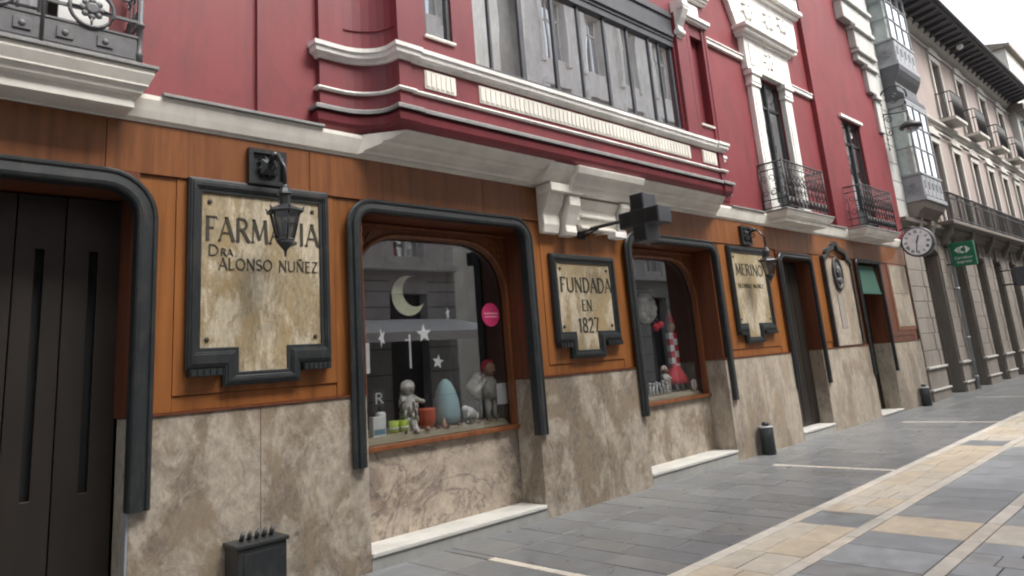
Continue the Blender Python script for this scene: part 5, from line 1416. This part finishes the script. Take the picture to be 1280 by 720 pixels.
# plush figure (white)
def doll(x, y, z, h, label, mats, arms, hat=None):
    th = thing('doll', label, 'doll', (x, y, z))
    k = h/.48
    mb = MB(); mb.lathe((x, y, z+.16*k), [(.03*k, 0), (.075*k, .02*k), (.085*k, .08*k), (.07*k, .16*k), (.04*k, .20*k), (.03*k, .21*k)], 14, sx=1, sy=.8)
    for s in (-1, 1): mb.tube([(x+s*.035*k, y, z+.18*k), (x+s*.04*k, y, z+.02*k), (x+s*.045*k, y-.04*k, z+.015*k)], [.034*k, .026*k, .022*k], 8)
    for (s, dx, dz) in arms: mb.tube([(x+s*.055*k, y-.01, z+.33*k), (x+s*(.055+dx*.5)*k, y-.02, z+(.33+dz*.6)*k), (x+s*(.055+dx)*k, y-.04, z+(.33+dz)*k)], [.028*k, .025*k, .022*k], 8)
    obj('cloth_body', mb, mats[0], th)
    mb = MB(); mb.ball((x, y-.01, z+.42*k), .062*k, .058*k, .066*k); HD = obj('head', mb, mats[1], th)
    mb = MB()
    for s in (-1, 1): mb.ball((x+s*.022*k, y-.066*k, z+.43*k), .007*k)
    mb.tube([(x-.02*k, y-.064*k, z+.395*k), (x, y-.068*k, z+.39*k), (x+.02*k, y-.064*k, z+.395*k)], .003*k, 4); obj('face', mb, 'black_cloth', HD)
    mb = MB(); mb.ball((x, y-.07*k, z+.412*k), .012*k); obj('nose', mb, 'skin', HD)
    mb = MB()
    for q in range(7): mb.ball((x+.06*k*math.cos(PI*q/6), y+.005, z+.44*k+.045*k*math.sin(PI*q/6)), .028*k)
    for q in range(46 if mats[2] == mats[0] else 18):
        a_ = q*2.4; zz = .50-.42*(q/46); r_ = .058*math.sqrt(max(.05, 1-((zz-.42)/.09)**2)) if zz > .36 else .078
        p0 = (x+r_*k*math.cos(a_), y+.012+abs(r_*k*.8*math.sin(a_)), z+zz*k) if zz > .30 else (x+.082*k*math.cos(a_), y+.07*k*math.sin(a_), z+zz*k)
        mb.tube([p0, (p0[0]+.018*k*math.cos(a_), p0[1]+.01*k*math.sin(a_), p0[2]-.035*k), (p0[0]+.016*k*math.cos(a_+.6), p0[1], p0[2]-.075*k)], [.016*k, .013*k, .004*k], 5)
    obj('hair', mb, mats[2], HD)
    return th
doll(4.29, .62, 1.0, .46, 'white cloth doll with an outstretched arm over the red pot', ('plush_white', 'plush_white', 'plush_white'), [(1, .12, -.06), (-1, .07, -.03)])
th = thing('flower_pot', 'round orange red pot beside the white doll', 'pot', (4.52, .6, 1.0))
obj('pot_body', MB().lathe((4.50, .62, 1.0), [(.06, 0), (.085, .03), (.10, .10), (.095, .17), (.10, .19), (.09, .19), (.08, .12)], 20), 'orange_red', th)
mb = MB(); mb.tube([(4.50, .62, 1.1), (4.50, .60, 1.27), (4.52, .60, 1.33)], .006, 5); obj('pot_stick', mb, 'bronze', th)
th = thing('teal_cone', 'tall rounded teal grey cone standing in the middle of the first window', 'ornament', (4.77, .62, 1.0))
obj('cone_body', MB().lathe((4.77, .62, 1.0), [(.10, 0), (.135, .03), (.145, .10), (.135, .22), (.105, .34), (.06, .43), (.02, .465)], 24), 'teal_cone', th)
obj('cone_foot', MB().lathe((4.77, .62, .995), [(.15, 0), (.15, .015)], 20), 'bronze', th)
th = thing('toy_cow', 'small black and white toy animal in front of the large gnome', 'toy', (5.08, .6, 1.0))
mb = MB(); mb.ball((5.10, .62, 1.10), .10, .06, .06)
for dx in (-.06, .06):
    for dy in (-.03, .03): mb.tube([(5.10+dx, .62+dy, 1.09), (5.10+dx, .62+dy, 1.0)], .016, 6)
obj('animal_body', mb, 'white_card', th); obj('dark_patch', MB().ball((5.15, .62, 1.14), .085, .068, .075), 'black_cloth', th)
obj('animal_head', MB().ball((4.99, .58, 1.14), .04, .035, .035), 'white_card', th)
doll(5.40, .62, 1.0, .60, 'large cloth gnome with red hair and pale arms holding the white card', ('plush_white', 'skin', 'red_cloth'), [(1, .12, -.05), (-1, .16, -.10)])
th = thing('price_card', 'square white card held in front of the gnome', 'card', (5.50, .45, 1.2))
obj('card', MB().box(5.30, 5.45, .40, .404, 1.15, 1.37), 'white_card', th)
for k, x in enumerate((4.30, 4.60, 5.0, 5.2)):
    pass
for k, (x, y, mt, lb) in enumerate([(4.25, .45, 'white_card', 'small white shell in front of the white doll'), (4.62, .48, 'skin', 'small pink figurine at the right of the red pot'), (4.95, .46, 'bronze', 'small brown cone on the display floor under the teal cone')]):
    mb = MB(); mb.lathe((x, y, .985), [(.03, 0), (.04, .01), (.02, .05), (.012, .08), (.004, .10)], 10); tag(obj('figurine', mb, mt), lb, 'figurine')

mb = MB()
for k in range(40):
    x = 4.10+.033*k+random.uniform(-.02, .02); y = .42+.045*(k % 4)
    if k % 7 == 3: continue
    r_ = random.uniform(.010, .024); h_ = random.uniform(.015, .045)
    mb.lathe((x, y, .985), [(r_*.6, 0), (r_, h_*.3), (r_*.8, h_*.7), (.003, h_)], 7, mi=k % 3)
tag(obj('dried_leaves', mb, ['bronze', 'wood_d', 'skin']), 'brown dried cones and leaves strewn over the floor of the first window display', 'decoration', kind='stuff')
mb = MB()
for q in range(26):
    a_ = 2*PI*q/26; mb.ball((5.42+.20*math.cos(a_), .70+.02*math.sin(q*3), 1.36+.10*math.sin(a_)), .055+.012*math.sin(q*5), n=8, m_=5)
tag(obj('fleece_garland', mb, 'plush_white'), 'thick white fleece garland draped behind the red haired gnome', 'decoration')
mb = MB(); mb.box(5.40, 5.62, .78, .80, 1.0, 1.30); tag(obj('blue_box', mb, 'blue_print', bevel=.01), 'dull blue box standing behind the gnome legs', 'box')
# ------------------------------------------------------------------ WINDOW DISPLAY 2
th = thing('plush_head', 'big white fluffy head with a red bow at the top of the second window', 'doll', (8.5, .62, 2.0))
mb = MB(); mb.ball((8.50, .62, 2.2), .19, .15, .19)
for q in range(10): mb.ball((8.50+.15*math.cos(q*.63), .60, 2.2+.15*math.sin(q*.63)), .075)
obj('fluffy_head', mb, 'plush_white', th)
mb = MB(); mb.ball((8.62, .55, 1.92), .07, .04, .06); mb.ball((8.74, .55, 1.96), .07, .04, .05); mb.ball((8.68, .54, 1.93), .03); obj('red_bow', mb, 'red_cloth', th)
mb = MB(); mb.box(8.38, 8.72, .66, .72, 1.0, 1.98); obj('black_coat', mb, 'black_cloth', th, bevel=.02)
th = thing('patchwork_puppet', 'tall puppet in red and white checked cloth with a red skirt in the second window', 'doll', (9.1, .62, 1.0))
mb = MB()
for i in range(2):
    for j in range(6): mb.box(9.0+.10*i, 9.0+.10*(i+1), .60, .66, 1.30+.09*j, 1.30+.09*(j+1), (i+j) % 2)
o = obj('checked_body', mb, ['red_cloth', 'white_card'], th)
obj('skirt', MB().lathe((9.10, .63, 1.1), [(.26, 0), (.22, .08), (.10, .24), (.08, .26)], 16, sy=.6), 'red_cloth', th)
mb = MB()
for dx in (-.06, .08): mb.tube([(9.12+dx, .62, 1.12), (9.12+dx, .60, .995)], .022, 6)
obj('legs', mb, 'plush_white', th)
obj('puppet_head', MB().ball((9.10, .63, 1.93), .075, .07, .09), 'skin', th); obj('hat', MB().lathe((9.10, .63, 1.99), [(.08, 0), (.04, .10), (.005, .2)], 12), 'red_cloth', th)
doll(8.66, .52, 1.0, .36, 'small white doll between the white letters and the red skirt', ('plush_white', 'skin', 'plush_white'), [(1, .06, -.08), (-1, .06, -.08)])
for k in range(7):
    x = 8.10+.085*k; mb = MB()
    mb.tube([(x, .47, .99), (x+.01*math.sin(k*2), .47, 1.06), (x+.02*math.sin(k), .47, 1.13+.02*math.sin(k*3))], [.02, .018, .012], 6)
    mb.ball((x+.02*math.sin(k), .47, 1.15+.02*math.sin(k*3)), .02)
    tag(obj('white_figurine', mb, 'white_card'), ['first', 'second', 'third', 'fourth', 'fifth', 'sixth', 'last'][k]+' small white figurine from the left in the row of the second window', 'figurine', 'row of small white figurines')
th = thing('small_shield', 'small pale shield standing at the right corner of the second window', 'ornament', (9.22, .42, 1.0))
mb = MB(); mb.prism([(9.16, 1.13), (9.16, 1.04), (9.22, .985), (9.28, 1.04), (9.28, 1.13), (9.22, 1.15)], .42, .43, 'y'); obj('shield_board', mb, 'white_card', th)
obj('shield_cross', MB().box(9.21, 9.23, .415, .4195, 1.01, 1.14), 'red_cloth', th)
mb = MB()
for q in range(9): mb.tube([(8.88+.02*math.sin(q), .75, 2.5-.06*q), (8.90+.05*math.sin(q*2), .74, 2.46-.06*q)], .012, 5)
tag(obj('hanging_garland', mb, 'greyl'), 'thin grey garland hanging in the upper part of the second window', 'decoration')
th = thing('shop_poster', 'small pale notice standing inside the open farther doorway', 'sign', (15.5, .8, 1.2))
obj('board', MB().box(15.45, 15.62, 1.0, 1.02, .2, 1.6), 'greyl', th)
